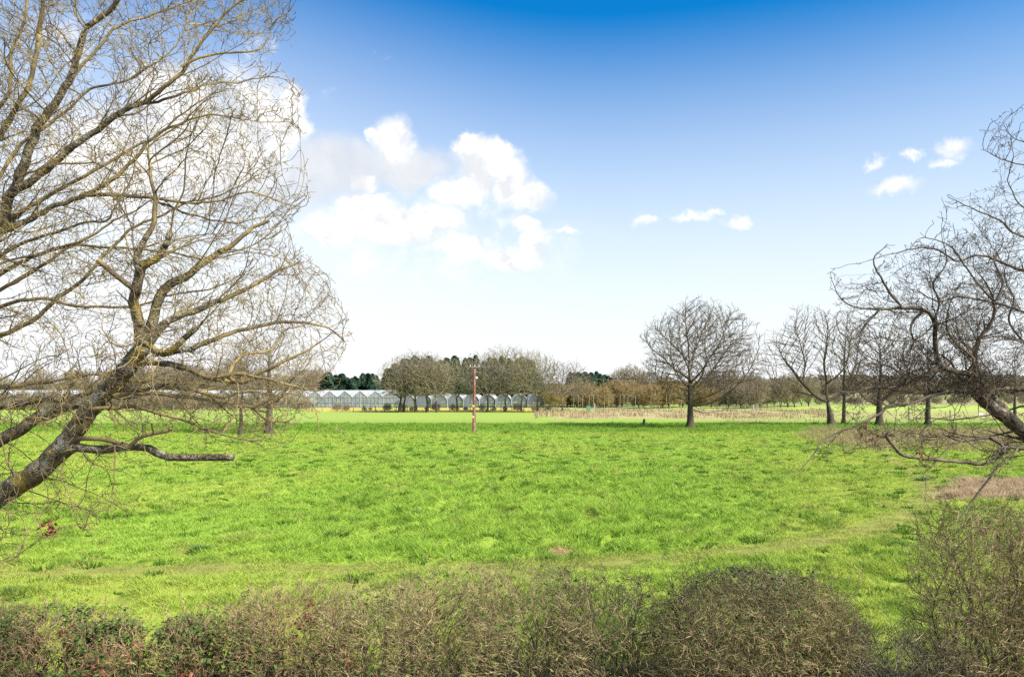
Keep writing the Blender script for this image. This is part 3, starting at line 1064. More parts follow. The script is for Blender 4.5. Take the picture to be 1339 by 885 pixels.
def right_tree():
    sk = Skel(0.07, 33)
    X0, Y0 = 10.6, 12.2
    sk.limb([(X0, Y0, -0.3), (X0, Y0, 1.5), (X0 - .1, Y0, 3.2), (X0 - .1, Y0 + .1, 5.0), (X0, Y0 + .2, 7.0), (X0 - .2, Y0 + .2, 9.0)], 0.5, 0.2, 0.02, root=True)

    def L(pts, Ya, Yb, r0, r1, wob=0.020):
        m = len(pts)
        return sk.limb([at(p[0], p[1], Ya + (Yb - Ya) * i / max(1, m - 1)) for i, p in enumerate(pts)], r0, r1, wob)
    L([(1520, 690), (1430, 630), (1380, 590), (1339, 565), (1318, 547), (1298, 533), (1283, 519), (1272, 510)], 12.0, 11.2, 0.1434, 0.0833)
    L([(1325, 550), (1305, 525), (1289, 506), (1278, 488), (1273, 470), (1280, 443), (1296, 420), (1299, 395), (1290, 370), (1275, 350)], 11.5, 11.2, 0.0657, 0.0056)
    L([(1275, 491), (1248, 486), (1230, 481), (1226, 470), (1224, 440), (1222, 421), (1208, 405), (1180, 402), (1150, 404), (1120, 402), (1102, 393), (1090, 375), (1084, 358)], 11.2, 10.6, 0.0478, 0.0040)
    L([(1228, 478), (1215, 488), (1185, 499), (1163, 506), (1140, 506), (1115, 514), (1095, 512)], 11.0, 10.6, 0.0329, 0.0083)
    L([(1430, 530), (1380, 512), (1339, 510), (1307, 508), (1280, 511), (1240, 512), (1192, 513), (1158, 507), (1120, 490)], 11.8, 10.9, 0.0507, 0.0083)
    L([(1240, 512), (1215, 518), (1196, 526), (1172, 531), (1158, 533), (1147, 542), (1102, 563), (1078, 573), (1062, 595), (1047, 614)], 11.0, 10.3, 0.0298, 0.0069)
    L([(1450, 610), (1390, 590), (1339, 586), (1316, 583), (1298, 571), (1260, 575), (1235, 568), (1225, 572)], 11.8, 11.0, 0.0448, 0.0152)
    L([(1312, 585), (1303, 598), (1287, 606), (1253, 604), (1226, 600), (1203, 598), (1181, 594), (1168, 580), (1158, 567)], 11.1, 10.5, 0.0298, 0.0236)
    L([(1330, 587), (1303, 612), (1296, 622), (1275, 650), (1255, 680)], 11.0, 10.7, 0.0215, 0.0111, 0.004)
    L([(1260, 575), (1240, 585), (1225, 600), (1212, 622), (1210, 640)], 10.9, 10.7, 0.0131, 0.0040)
    L([(1225, 600), (1208, 620), (1215, 640)], 10.8, 10.7, 0.0071, 0.0040)
    L([(1420, 420), (1380, 410), (1339, 408), (1299, 396), (1257, 389), (1230, 395), (1200, 380)], 11.8, 11.0, 0.0359, 0.0083)
    L([(1400, 370), (1339, 353), (1287, 336), (1250, 340), (1215, 323), (1174, 330), (1140, 340)], 11.8, 11.1, 0.0329, 0.0056)
    L([(1420, 360), (1380, 330), (1339, 309), (1320, 300), (1305, 288), (1269, 270), (1240, 258)], 12.0, 11.6, 0.0329, 0.0063)
    L([(1450, 330), (1400, 290), (1339, 272), (1325, 250), (1318, 236)], 12.3, 12.0, 0.0329, 0.0069)
    L([(1460, 300), (1400, 240), (1360, 222), (1339, 216), (1310, 208), (1287, 195)], 12.4, 12.2, 0.0329, 0.0056)
    L([(1480, 250), (1420, 205), (1380, 190), (1339, 187), (1322, 178), (1311, 160)], 12.6, 12.6, 0.0298, 0.0040)
    L([(1299, 395), (1280, 375), (1262, 350), (1240, 320), (1205, 310), (1190, 325)], 11.2, 11.0, 0.0179, 0.0048)
    L([(1222, 421), (1200, 440), (1170, 446), (1150, 440), (1130, 450)], 10.9, 10.8, 0.0144, 0.0048)
    L([(1460, 480), (1400, 455), (1339, 447), (1310, 440), (1260, 445), (1235, 437)], 12.0, 11.4, 0.0268, 0.0069)
    L([(1420, 555), (1370, 540), (1339, 530), (1300, 542), (1250, 548), (1210, 545)], 12.0, 11.6, 0.0239, 0.0056)
    L([(1316, 583), (1290, 590), (1262, 575), (1245, 560), (1248, 535), (1235, 520)], 11.1, 11.0, 0.0120, 0.0048)
    L([(1235, 572), (1205, 573), (1208, 560), (1225, 548), (1255, 540), (1259, 528)], 11.0, 10.9, 0.0083, 0.0056)
    for q, a, b in (([(1224, 421), (1229, 395), (1221, 370), (1239, 340), (1233, 308)], 10.9, 11.2), ([(1180, 402), (1163, 382), (1152, 362), (1143, 340), (1160, 318)], 10.8, 10.9),
                    ([(1150, 404), (1134, 421), (1121, 441), (1100, 436)], 10.7, 10.6), ([(1273, 470), (1254, 455), (1237, 430), (1242, 402), (1256, 372)], 11.1, 11.5),
                    ([(1299, 395), (1311, 370), (1299, 342), (1312, 318), (1306, 300)], 11.1, 11.6), ([(1289, 506), (1262, 500), (1240, 470), (1216, 462), (1196, 470)], 11.4, 11.8),
                    ([(1260, 511), (1242, 530), (1212, 534), (1190, 552), (1165, 556)], 11.0, 10.8), ([(1185, 499), (1165, 480), (1142, 476), (1120, 482)], 10.7, 10.5),
                    ([(1339, 447), (1320, 420), (1326, 390), (1312, 362), (1321, 335)], 12.0, 12.2), ([(1207, 405), (1190, 424), (1195, 450), (1178, 468)], 10.9, 11.1)):
        L(q, a, b, 0.024, 0.005)
    poly = [(1082, 350), (1130, 372), (1185, 318), (1232, 318), (1228, 255), (1290, 262), (1310, 230), (1280, 190), (1305, 150), (1345, 130), (1480, 60), (1640, 150), (1650, 520), (1500, 640),
            (1339, 610), (1300, 625), (1200, 615), (1160, 600), (1060, 605), (1090, 570), (1085, 520), (1130, 470), (1100, 420)]
    keep = lambda p: bool(in_poly(*back(p), poly)[0])
    nl0 = len(sk.P)
    sk.sides(150, (0.5, 1.5), (20, 55), (-0.35, 0, 0.25), 0.018, keep, 0.45, rmin_par=0.012)
    sk.sides(260, (0.25, 0.8), (25, 65), (-0.2, 0, 0.15), 0.009, keep, 0.45, rmin_par=0.006)

    def thin(px, py):
        t = np.where(py > 500, 0.10, 1.0)
        t = np.where((px < 1140) & (py > 430), 0.35, t)
        t = np.where(py < 330, t * 0.5, t)
        t = np.where(py < 250, t * 0.35, t)
        return np.where(px > 1350, t * 0.35, t)
    def keep2(p):
        a, b = back(p)
        if not in_poly(a, b, poly)[0]:
            return False
        return vnoise(np.array([a / 30.0]), np.array([b / 30.0]), 8)[0] > (.18 if b < 520 else .5)
    A = crown_points(sk.rng, 3400, poly, 9.8, 13.0, thin)
    sk.grow(A, 0.6, 0.13, 60, (-0.03, 0, 0.08), 0.16, 3, 0.5, cap=60000, rad=(at(1450, 620, 12), 0.25, -0.1))
    sk.sides(430, (0.35, 1.0), (28, 62), (-0.35, 0, 0.35), 0.010, keep2, 0.32, rmin_par=0.006)
    sk.sides(2000, (0.2, 0.6), (28, 65), (-0.2, 0, 0.3), 0.0062, keep2, 0.32, frm=nl0, rmin_par=0.003)
    sk.sides(5200, (0.14, 0.32), (28, 65), (-0.1, 0, 0.3), 0.0045, keep2, 0.32, frm=nl0, rmin_par=0.0015)
    sk.radii(0.0040, 2.3, 0.2)
    sk.spurs(0.34, (0.04, 0.11), (30, 70), 0.0040, 0.014)
    t = empty('tree', (X0, Y0, 0), 'dark crooked leafless tree leaning its limbs over the tall tangled bush', 'tree')
    sk.tubes('trunk', 'crown', M['bark_right'], M['twig_right'], t, 0.03, (X0, Y0, 0), 0.06)
    return t, [(at(*q), 10.6) for q in ((1128, 562, 10.6), (1136, 575, 10.6), (1206, 592, 10.6))], (X0, Y0, 0)


BIG = [left_tree(), right_tree()]


# ---- trees standing out in the field
def ellipsoid(rng, n, c, r, zmin=None, shell=0.0):
    out = np.zeros((0, 3))
    while len(out) < n:
        p = rng.uniform(-1, 1, (n * 3, 3))
        d = (p ** 2).sum(1)
        p = p[(d < 1) & (rng.random(len(d)) < (1 - shell) + shell * d)]
        th, ph = np.arctan2(p[:, 1], p[:, 0]), p[:, 2] / (np.sqrt((p ** 2).sum(1)) + 1e-6)
        k1 = int(rng.integers(1, 99))
        p = p * (0.74 + 0.36 * vnoise(th * 2.2 + 9, ph * 3.5 + 9, k1))[:, None]
        p = p[vnoise(p[:, 0] * 5 + 3 * p[:, 1], p[:, 2] * 5 + 2 * p[:, 1], k1 + 1) > rng.uniform(.1, .62, len(p))]
        p = p * np.asarray(r) + np.asarray(c)
        if zmin is not None:
            p = p[p[:, 2] > zmin]
        out = np.concatenate([out, p])
    return out[:n]


def field_tree(name, loc, label, trunk, limbs, crowns, n, tip, seed, step=0.35, twig='twig_mid', bark='bark_mid', group=None, rtrunk=0.5, trop=(0, 0, 0.12), expo=2.4, spur=0.5, cat='tree', split=0.12, link=True):
    sk = Skel(step, seed)
    sk.limb(trunk, rtrunk, rtrunk * 0.14, step * 0.12, root=True)
    for k in range(min(4, len(sk.rm))):                # root flare
        if sk.P[k][2] < 0.9:
            sk.rm[k] *= 1.0 + 0.55 * max(0.0, 0.9 - max(sk.P[k][2], 0)) / 0.9
    for pts, r0, r1 in limbs:
        sk.limb(pts, r0, r1, step * 0.3)
    A = np.concatenate([ellipsoid(sk.rng, int(n * w), c, r, zm, 0.5) for (c, r, zm, w) in crowns])
    sk.grow(A, step * 7, step * 1.3, 90, trop, 0.18, 3, 0.3, rad=((trunk[0][0], trunk[0][1], trunk[-1][2] * .35), 0.6, 0.25))
    sk.radii(tip, expo, rtrunk * 1.6)
    if spur:
        sk.spurs(spur, (step * 0.8, step * 2.2), (8, 45), tip * 0.85, tip * 2.5, (0, 0, 0.18), 2, False)
    t = empty(name, loc, label, cat, group)
    sk.tubes('trunk', 'crown', M[bark], M[twig], t, split)
    return t


def base(px, Y):
    x = (px - 669.5) / 1000 * Y
    return (x, Y, gz(x, Y) - 0.05)


field_tree('oak_tree', base(902.5, 100), 'tall round headed bare oak standing alone on the grass', [(0, 0, -.3), (0, 0, 1.6), (0, 0, 3.2), (-.1, 0, 6.3), (-.15, 0, 8.8)],
           [([(.1, 0, 3.0), (2.2, -.5, 3.3), (4.2, -1, 4.3), (5.7, -1.2, 5.6), (7.2, -1, 7.3), (8.7, 0, 9.8)], .17, .03), ([(.1, 0, 5.0), (1.4, .8, 5.8), (2.9, 1.6, 7.1), (4.2, 2, 8.8), (5.7, 2, 10.8), (6.9, 1, 12)], .16, .03),
            ([(-.15, 0, 8.6), (-1.5, .3, 10.3), (-2.8, .3, 11.5), (-4.5, 0, 13)], .13, .03), ([(-.15, 0, 8.7), (-.5, -.5, 12.3), (-.8, -.6, 14.8), (-.6, 0, 16.4)], .15, .03),
            ([(-.1, 0, 8.4), (.5, .5, 9.8), (1.7, .8, 12.3), (2.7, .6, 14.8), (3.2, .4, 16.2)], .14, .03), ([(0, 0, 6.0), (1.2, -1.2, 7.5), (2.2, -1.6, 9.3), (3.7, -1.6, 11.8), (4.7, -1, 14.3)], .15, .03),
            ([(-.1, 0, 6.4), (-2, .8, 8), (-3.5, 1, 9.5), (-5, .6, 10.6), (-5.9, .2, 12)], .14, .03), ([(0, 0, 3.4), (-1.8, -.4, 4.1), (-2.8, -.6, 3.7), (-3, -.6, 4.9), (-4, -.5, 6), (-4.9, -.4, 7.5)], .13, .03),
            ([(.1, 0, 2.7), (1.9, .4, 2.1), (3.8, .6, 2.3), (5.7, .6, 2.4)], .07, .015), ([(-2.8, -.6, 3.7), (-4.5, -.4, 3.2), (-6, -.2, 3.4)], .05, .015),
            ([(0, 0, 5), (.6, -2.4, 6.4), (1, -4.2, 8.6), (.6, -5.4, 11)], .13, .03), ([(0, 0, 5.2), (-1, 2.6, 7), (-1.6, 4.4, 9.6), (-1.4, 5.2, 12)], .13, .03), ([(0, 0, 4.4), (2.4, 2.6, 5.4), (4.4, 4, 7.5)], .12, .03),
            ([(-.1, 0, 7.4), (-1.4, -2.4, 9.4), (-2.4, -3.6, 12.4)], .12, .03), ([(0, 0, 7.6), (1.2, 3, 10), (2, 4, 13)], .12, .03), ([(.1, 0, 3.6), (2.6, -2.2, 4.6), (5, -3.6, 6.4)], .10, .03)],
           [((1.3, 0, 10.0), (8.0, 7.2, 7.0), 3.2, 0.85), ((6.4, 0, 7.5), (4.2, 4, 4.4), 2.6, 0.15)], 11000, 0.0165, 4, 0.32, rtrunk=0.50, spur=.8)
# leaning tree and its neighbours beyond the meadow
field_tree('oak_tree', base(1088, 106), 'bare tree with a short leaning trunk forking into wide spreading limbs', [(0, 0, -.3), (-.3, 0, 1.8), (-.6, 0, 3.4), (-.5, 0, 4.2)],
           [([(-.6, 0, 3.3), (-2.2, 0, 4.2), (-4.0, 0, 6), (-6, -1, 8), (-8, -1, 11)], .30, .05), ([(-.6, 0, 3.8), (-.6, .5, 6), (-.8, .6, 9), (-.5, 0, 13)], .28, .06),
            ([(-.5, 0, 3.5), (1.3, 0, 4.6), (3, 0, 6.2), (4.5, 1, 9.5)], .26, .06), ([(-4, 0, 6), (-3.5, 1, 9), (-4.5, 1, 13)], .13, .04), ([(-.6, 0, 6), (1.2, -1, 8), (2.2, -1, 12)], .14, .05),
            ([(-2.2, 0, 4.2), (-5, 1, 5), (-8, 1, 6.5)], .1, .03)],
           [((-2.5, 0, 11.3), (6.2, 5, 5.4), 4, .75), ((-7, 0, 9.5), (3.2, 3, 4), 4, .25)], 4200, 0.018, 7, 0.4, rtrunk=0.62)
field_tree('tree', base(1103, 110), 'slim upright bare tree close behind the leaning trunk', [(0, 0, -.3), (.05, 0, 4), (.1, 0, 9), (.3, 0, 13)], [([(0, 0, 5), (1.5, 0, 8), (2.3, 0, 12)], .1, .04)],
           [((.8, 0, 11.5), (3.6, 3, 5), 5, 1)], 1500, 0.018, 8, 0.4, rtrunk=0.28)
field_tree('tree', base(1150, 107), 'broad crowned bare tree with its trunk behind the drooping dark bough', [(0, 0, -.3), (0, 0, 2.5), (0, 0, 4), (.2, 0, 7), (0, 0, 10)],
           [([(0, 0, 2.8), (-2.2, 0, 4), (-4, 0, 6.5)], .2, .05), ([(0, 0, 3), (2.5, 0, 5), (4.2, 0, 8)], .2, .05), ([(0, 0, 3.5), (.5, -3, 5), (1, -4, 8)], .14, .04)],
           [((0, 0, 9.2), (5.8, 5, 5.6), 3.6, 1)], 3000, 0.018, 9, 0.4, rtrunk=0.5)
field_tree('tree', base(1213.5, 107), 'bare tree with a straight thick trunk near the slim grey fence post', [(0, 0, -.3), (0, 0, 3), (.1, 0, 6), (0, 0, 10)],
           [([(0, 0, 4), (-2, 0, 6), (-3.4, 0, 9)], .2, .05), ([(0, 0, 4), (2, 0, 6.4), (3.2, 0, 9)], .2, .05)],
           [((0, 0, 9), (5.0, 5, 5), 4.2, 1)], 2800, 0.018, 10, 0.4, rtrunk=0.42)
field_tree('tree', base(1327, 125), 'thin bare tree near the little white sign', [(0, 0, -.3), (0, 0, 3), (.1, 0, 6), (0, 0, 9)], [], [((0, 0, 8), (3.6, 3.6, 4.2), 3.8, 1)], 1400, 0.02, 12, 0.42, rtrunk=0.3)
# behind the limbs of the big tree
field_tree('tree', base(352, 88), 'bare tree with a stout pale trunk seen through the big limbs', [(0, 0, -.3), (0, 0, 2), (.1, 0, 4), (0, 0, 7), (0.1, 0, 10)],
           [([(0, 0, 3), (-2, 0, 5), (-3, 0, 8)], .2, .05), ([(0, 0, 3.2), (2, 0, 5.2), (3.4, 0, 8)], .2, .05), ([(0, 0, 2.6), (-2.4, 1, 3), (-4.5, 1, 4.5)], .12, .04)],
           [((0, 0, 7.5), (5.2, 5, 5), 2.6, 1)], 3000, 0.016, 14, 0.36, 'twig_pale', rtrunk=0.5)
field_tree('tree', base(315, 87), 'slender bare tree beside the stout pale trunk', [(0, 0, -.3), (0, 0, 2.5), (.1, 0, 5), (0, 0, 8)], [], [((0, 0, 6.5), (3.2, 3, 4), 2.6, 1)], 1300, 0.016, 15, 0.36, 'twig_pale', rtrunk=0.25)

# ---- the clump of trees before the tunnels, and everything further off
GRP_CL = 'bare trees in the clump before the tunnels'
clump = [(522, 162, 10.6, 4.2, 'bare grey tree with the outermost trunk of the clump, by the glasshouse end'),
         (528.5, 163, 10.0, 3.6, 'thin trunked bare tree pressed beside the outermost one of the clump'),
         (543.5, 162, 11.8, 4.6, 'bare tree of the clump with a dark straight trunk, tall above its neighbours'),
         (558.5, 163, 11.2, 4.2, 'bare tree of the clump whose trunk stands midway between the outermost and the pole'),
         (571.5, 161, 10.4, 4.8, 'bushy bare tree of the clump a little way before the red pole'),
         (598, 166, 10.8, 4.8, 'brownish bare tree of the clump close to the near side of the red pole'),
         (637, 163, 11.4, 5.0, 'bare tree of the clump just past the red pole'),
         (662, 164, 13.2, 5.0, 'tallest bare tree of the clump, second trunk past the red pole'),
         (682, 168, 12.4, 5.0, 'bare tree of the clump under its high middle, behind the others'),
         (704, 161, 11.6, 5.2, 'bare tree with the thick dark forked trunk of the clump'),
         (735, 162, 9.6, 5.2, 'low wide bare tree that ends the clump beside the hoop frames')]
for i, (p, Y, h, r, lab) in enumerate(clump):
    k = RNG.uniform(.9, 1.1)
    field_tree('tree', base(p, Y), lab, [(0, 0, -.3), (RNG.normal(0, .15), 0, 2), (RNG.normal(0, .35), 0, 4), (RNG.normal(0, .5), 0, h * .62)],
               [([(0, 0, 3.2), (-1.4, 0, 4.8), (-2.2, 0, 6.4)], .15, .05), ([(0, 0, 3.4), (1.5, .5, 5), (2.6, .5, 7.4)], .15, .05)],
               [((RNG.normal(0, .5), 0, h * .63), (r * 1.25, r * 1.2, h * .49), 3.2, 1)], 2700, 0.020, 40 + i, 0.42, ('twig_far', 'twig_olive', 'twig_pale', 'twig_olive')[i % 4], group=GRP_CL, rtrunk=0.31 * k * RNG.uniform(.7, 1.2), spur=1.3, split=0.14)


def conifer_mesh(seed, h, r):
    rng = np.random.default_rng(seed)
    n = 2400
    t = rng.random(n) ** 0.75
    lob = 0.70 + 0.30 * np.sin(t * rng.uniform(28, 46) + 1.5 * np.sin(np.arange(n)) + rng.uniform(0, 6)) * rng.random(n)
    a = rng.uniform(0, 2 * np.pi, n)
    rad = r * (1 - t) ** 0.68 * lob * rng.uniform(0.25, 1.0, n) ** 0.4 * (1 + 0.25 * np.sin(a * 3 + t * 9))
    z = h * (0.06 + 0.92 * t)
    p = np.stack([rad * np.cos(a), rad * np.sin(a), z], 1)
    s = rng.uniform(0.45, 1.0, n) * (1.15 - 0.6 * t)
    out = np.stack([np.cos(a), np.sin(a), rng.uniform(-0.5, 0.15, n)], 1)
    sid = np.stack([-np.sin(a), np.cos(a), rng.uniform(-.4, .4, n)], 1)
    V = np.empty((n, 3, 3))
    V[:, 0] = p - sid * (s * .5)[:, None]
    V[:, 1] = p + sid * (s * .5)[:, None] + np.array((0, 0, .12))
    V[:, 2] = p + out * s[:, None]
    return V.reshape(-1, 3), np.arange(n * 3).reshape(-1, 3)


def conifer_proto(seed, h, r):
    t = empty('conifer', (0, 0, 0), 'x', 'tree')
    mb = MB().tube([(0, 0, -.3), (0, 0, h * .5), (0.05, 0, h * .97)], [.22, .14, .03], 7)
    mb.build('trunk', M['dark_wood'], t, True)
    V, T = conifer_mesh(seed, h, r)
    mesh_np('crown', V, None, T, M['needles'], t, False)
    return t


def copy_tree(o, parent=None):
    c = o.copy()
    COL.objects.link(c)
    c.parent = parent
    for ch in list(o.children):
        copy_tree(ch, c)
    return c


cps = [conifer_proto(60, 13, 3.6), conifer_proto(61, 13, 2.9), conifer_proto(62, 13, 4.4), conifer_proto(63, 13, 3.3), conifer_proto(64, 13, 4.0)]
used = set()


def put(protos, loc, s, rot, label, group, cat=None, sz=None):
    pr = protos[int(RNG.integers(len(protos)))]
    if pr.name in used:
        o = copy_tree(pr)
    else:
        o = pr
        used.add(pr.name)
    o.location = loc
    o.rotation_euler = (0, 0, rot)
    o.scale = (s, s, sz or s)
    tag(o, label, cat, group)
    return o


def far_h(py, Y):
    return CAM_H - (py - 505) / 1000 * Y


for p in np.arange(424, 496, 4.0):
    Y = 205 + RNG.uniform(0, 12)
    put(cps, base(p + RNG.uniform(-2, 2), Y), RNG.uniform(.8, 1.25), RNG.uniform(0, 6), 'dark green conifer in the low row behind the glasshouse', 'conifers behind the glasshouse', sz=far_h(494 - 9 * RNG.random(), Y) / 13)
for p in np.arange(503, 700, 7.5):
    Y = 233 + RNG.uniform(0, 12)
    put(cps, base(p + RNG.uniform(-3, 3), Y), RNG.uniform(1.2, 1.7), RNG.uniform(0, 6), 'dark green conifer standing behind the bare clump', 'conifers behind the bare clump', sz=(far_h(462 + 10 * RNG.random() + max(0, 525 - p) * .6, Y)) / 13)
for p in np.arange(748, 802, 4.4):
    Y = 205 + RNG.uniform(0, 10)
    put(cps, base(p + RNG.uniform(-2, 2), Y), RNG.uniform(.9, 1.4), RNG.uniform(0, 6), 'dark green conifer in the small stand beyond the ochre scrub', 'conifers beyond the ochre scrub', sz=far_h(484 + 4 * RNG.random() + max(0, p - 785) * .5, Y) / 13)


def scrub_proto(seed, h, r, twig, n=1300, name='shrub', cat='shrub', tip=0.025, zmin=0.5):
    rng = np.random.default_rng(seed)
    st = []
    sk = Skel(0.38, seed)
    sk.limb([(0, 0, -.2), (0.05, 0, .4), (.1, 0, 1.0)], .16, .1, root=True)
    for k in range(6):
        a = rng.uniform(0, 6.28)
        sk.limb([(0, 0, .3), (math.cos(a) * r * .25, math.sin(a) * r * .25, h * .3), (math.cos(a) * r * .5, math.sin(a) * r * .5, h * .62)], .08, .03, .05)
    A = ellipsoid(sk.rng, n, (0, 0, h * .54), (r, r, h * .5), zmin, .4)
    sk.grow(A, 3, .45, 60, (0, 0, .15), .2, 3, .3, rad=((0, 0, 0), .8))
    sk.radii(tip, 2.4, .16)
    sk.spurs(1.0, (.3, 1.0), (15, 55), tip * .85, .06, (0, 0, .2), 2, False)
    sk.spurs(.6, (.3, .8), (15, 55), tip * .85, .06, (0, 0, .2), 2, False)
    t = empty(name, (0, 0, 0), 'x', cat)
    sk.tubes('trunk', 'crown', M['bark_mid'], M[twig], t, 0.07)
    return t


wil = [scrub_proto(70, 6, 3.2, 'twig_willow'), scrub_proto(71, 6, 3.6, 'twig_willow')]
brn = [scrub_proto(72, 6, 3.2, 'twig_far'), scrub_proto(73, 6, 3.8, 'twig_far')]
gry = [scrub_proto(74, 9, 3.6, 'twig_far', 1900, 'tree', 'tree', .024, 2.6), scrub_proto(75, 9, 3.2, 'twig_far', 1900, 'tree', 'tree', .024, 2.6)]
# ochre scrub between the clump and the lone oak
for p in np.arange(716, 1000, 9.0):
    Y = 188 + RNG.uniform(0, 26)
    z = far_h(505 + RNG.uniform(-9, 5), Y)
    put(wil if p < 935 else brn, base(p + RNG.uniform(-4, 4), Y), max(.8, z / 6), RNG.uniform(0, 6), 'ochre leafless shrub in the thicket behind the hoop frames' if p < 935 else 'brown leafless shrub behind the lone oak',
        'ochre shrubs behind the hoop frames' if p < 935 else 'brown shrubs behind the lone oak', sz=z / 6)
for p, q in ((795, 492), (812, 484), (826, 480), (836, 490), (848, 486), (870, 492), (930, 488), (955, 484), (975, 492)):
    Y = 225 + RNG.uniform(0, 15)
    z = far_h(q, Y)
    put(gry, base(p, Y), z / 9, RNG.uniform(0, 6), 'small grey bare tree rising over the thicket', 'grey trees over the thicket')
# brown trees and hedgerow trees further along
for p in np.arange(985, 1060, 9):
    Y = 190 + RNG.uniform(0, 25)
    z = far_h(490 + RNG.uniform(-5, 8), Y)
    put(gry, base(p, Y), z / 9, RNG.uniform(0, 6), 'brown bare tree in the spinney between the lone oak and the leaning tree', 'trees in the far spinney')
for p in np.arange(1060, 1420, 11):
    Y = 300 + RNG.uniform(0, 90)
    z = far_h(500 + RNG.uniform(-9, 5), Y)
    put(gry + brn, base(p, Y), z / 8, RNG.uniform(0, 6), 'bare hedgerow tree far across the fields', 'far hedgerow trees')
for p in np.arange(1000, 1400, 14):
    Y = 225 + RNG.uniform(0, 20)
    put(brn, base(p + RNG.uniform(-5, 5), Y), RNG.uniform(.3, .55), RNG.uniform(0, 6), 'low brown shrub in the field boundary beyond the rough grass', 'low shrubs in the far boundary')
# behind the glasshouse on its far side
for p in np.arange(-90, 425, 13):
    Y = 215 + RNG.uniform(0, 25)
    z = far_h(484 + RNG.uniform(-12, 10) + (8 if p < 150 else 0), Y)
    put(gry, base(p, Y), z / 9, RNG.uniform(0, 6), 'bare woodland tree behind the glasshouse', 'woodland trees behind the glasshouse')
for p in np.arange(-120, 420, 15):
    Y = 172 + RNG.uniform(0, 10)
    put(brn, base(p + RNG.uniform(-5, 5), Y), RNG.uniform(.35, .6), RNG.uniform(0, 6), 'low brown shrub along the fence before the glasshouse', 'shrubs along the far fence')

for p in np.arange(-130, 300, 9):
    Y = 178 + RNG.uniform(0, 14)
    z = far_h(519 + RNG.uniform(-9, 7), Y)
    put(brn, base(p, Y), max(.5, z / 6), RNG.uniform(0, 6), 'brown leafless shrub in the thick hedgerow beside the glasshouse', 'hedgerow shrubs beside the glasshouse', sz=z / 6)
for p in np.arange(440, 720, 17):
    Y = 169 + RNG.uniform(0, 4)
    put(brn, base(p + RNG.uniform(-7, 7), Y), RNG.uniform(.14, .30), RNG.uniform(0, 6), 'small brown shrub at the foot of the fence before the bare clump', 'small shrubs along the fence foot')

# far wooded skyline: one mass
def far_woods():
    rng = np.random.default_rng(90)
    n = 26000
    x = rng.uniform(-1300, 1500, n)
    y = 560 + rng.uniform(0, 120, n) + 60 * np.sin(x * 0.004)
    g = ground_z(x, y)
    h = (4.0 + 6.5 * fbm(x * 0.02, y * 0.01, 3, 3)) * rng.uniform(0.4, 1.0, n)
    w = rng.uniform(0.5, 1.4, n)
    a = rng.uniform(0, 6.28, n)
    p = np.stack([x, y, g - .3], 1)
    d = np.stack([np.cos(a), np.sin(a) * .5, 0 * a], 1) * w[:, None]
    V = np.empty((n, 3, 3))
    V[:, 0], V[:, 1] = p - d * .4, p + d * .4
    V[:, 2] = p + np.stack([rng.normal(0, .8, n), rng.normal(0, .8, n), h], 1)
    V2 = V.copy()
    V2[:, 0] = V[:, 2] + d * 1.1
    V2[:, 1] = V[:, 2] - d * 1.1
    V2[:, 2] = p + np.array((0, 0, .2)) + np.stack([0 * a, 0 * a, h * .3], 1)
    V = np.concatenate([V, V2])
    c = np.repeat(np.where((fbm(x * .008, y * .002, 77, 2) > .55)[:, None], np.array((.055, .10, .065)), np.array((.15, .125, .09))) * rng.uniform(.75, 1.25, (n, 1)), 3, 0)
    c = np.concatenate([c, c])
    o = mesh_np('woodland', V.reshape(-1, 3), None, np.arange(len(V) * 3).reshape(-1, 3), M['stalks'], smooth_=False, colors=c)
    tag(o, 'hazy mixed woodland along the far skyline', 'woodland', kind='stuff')


far_woods()

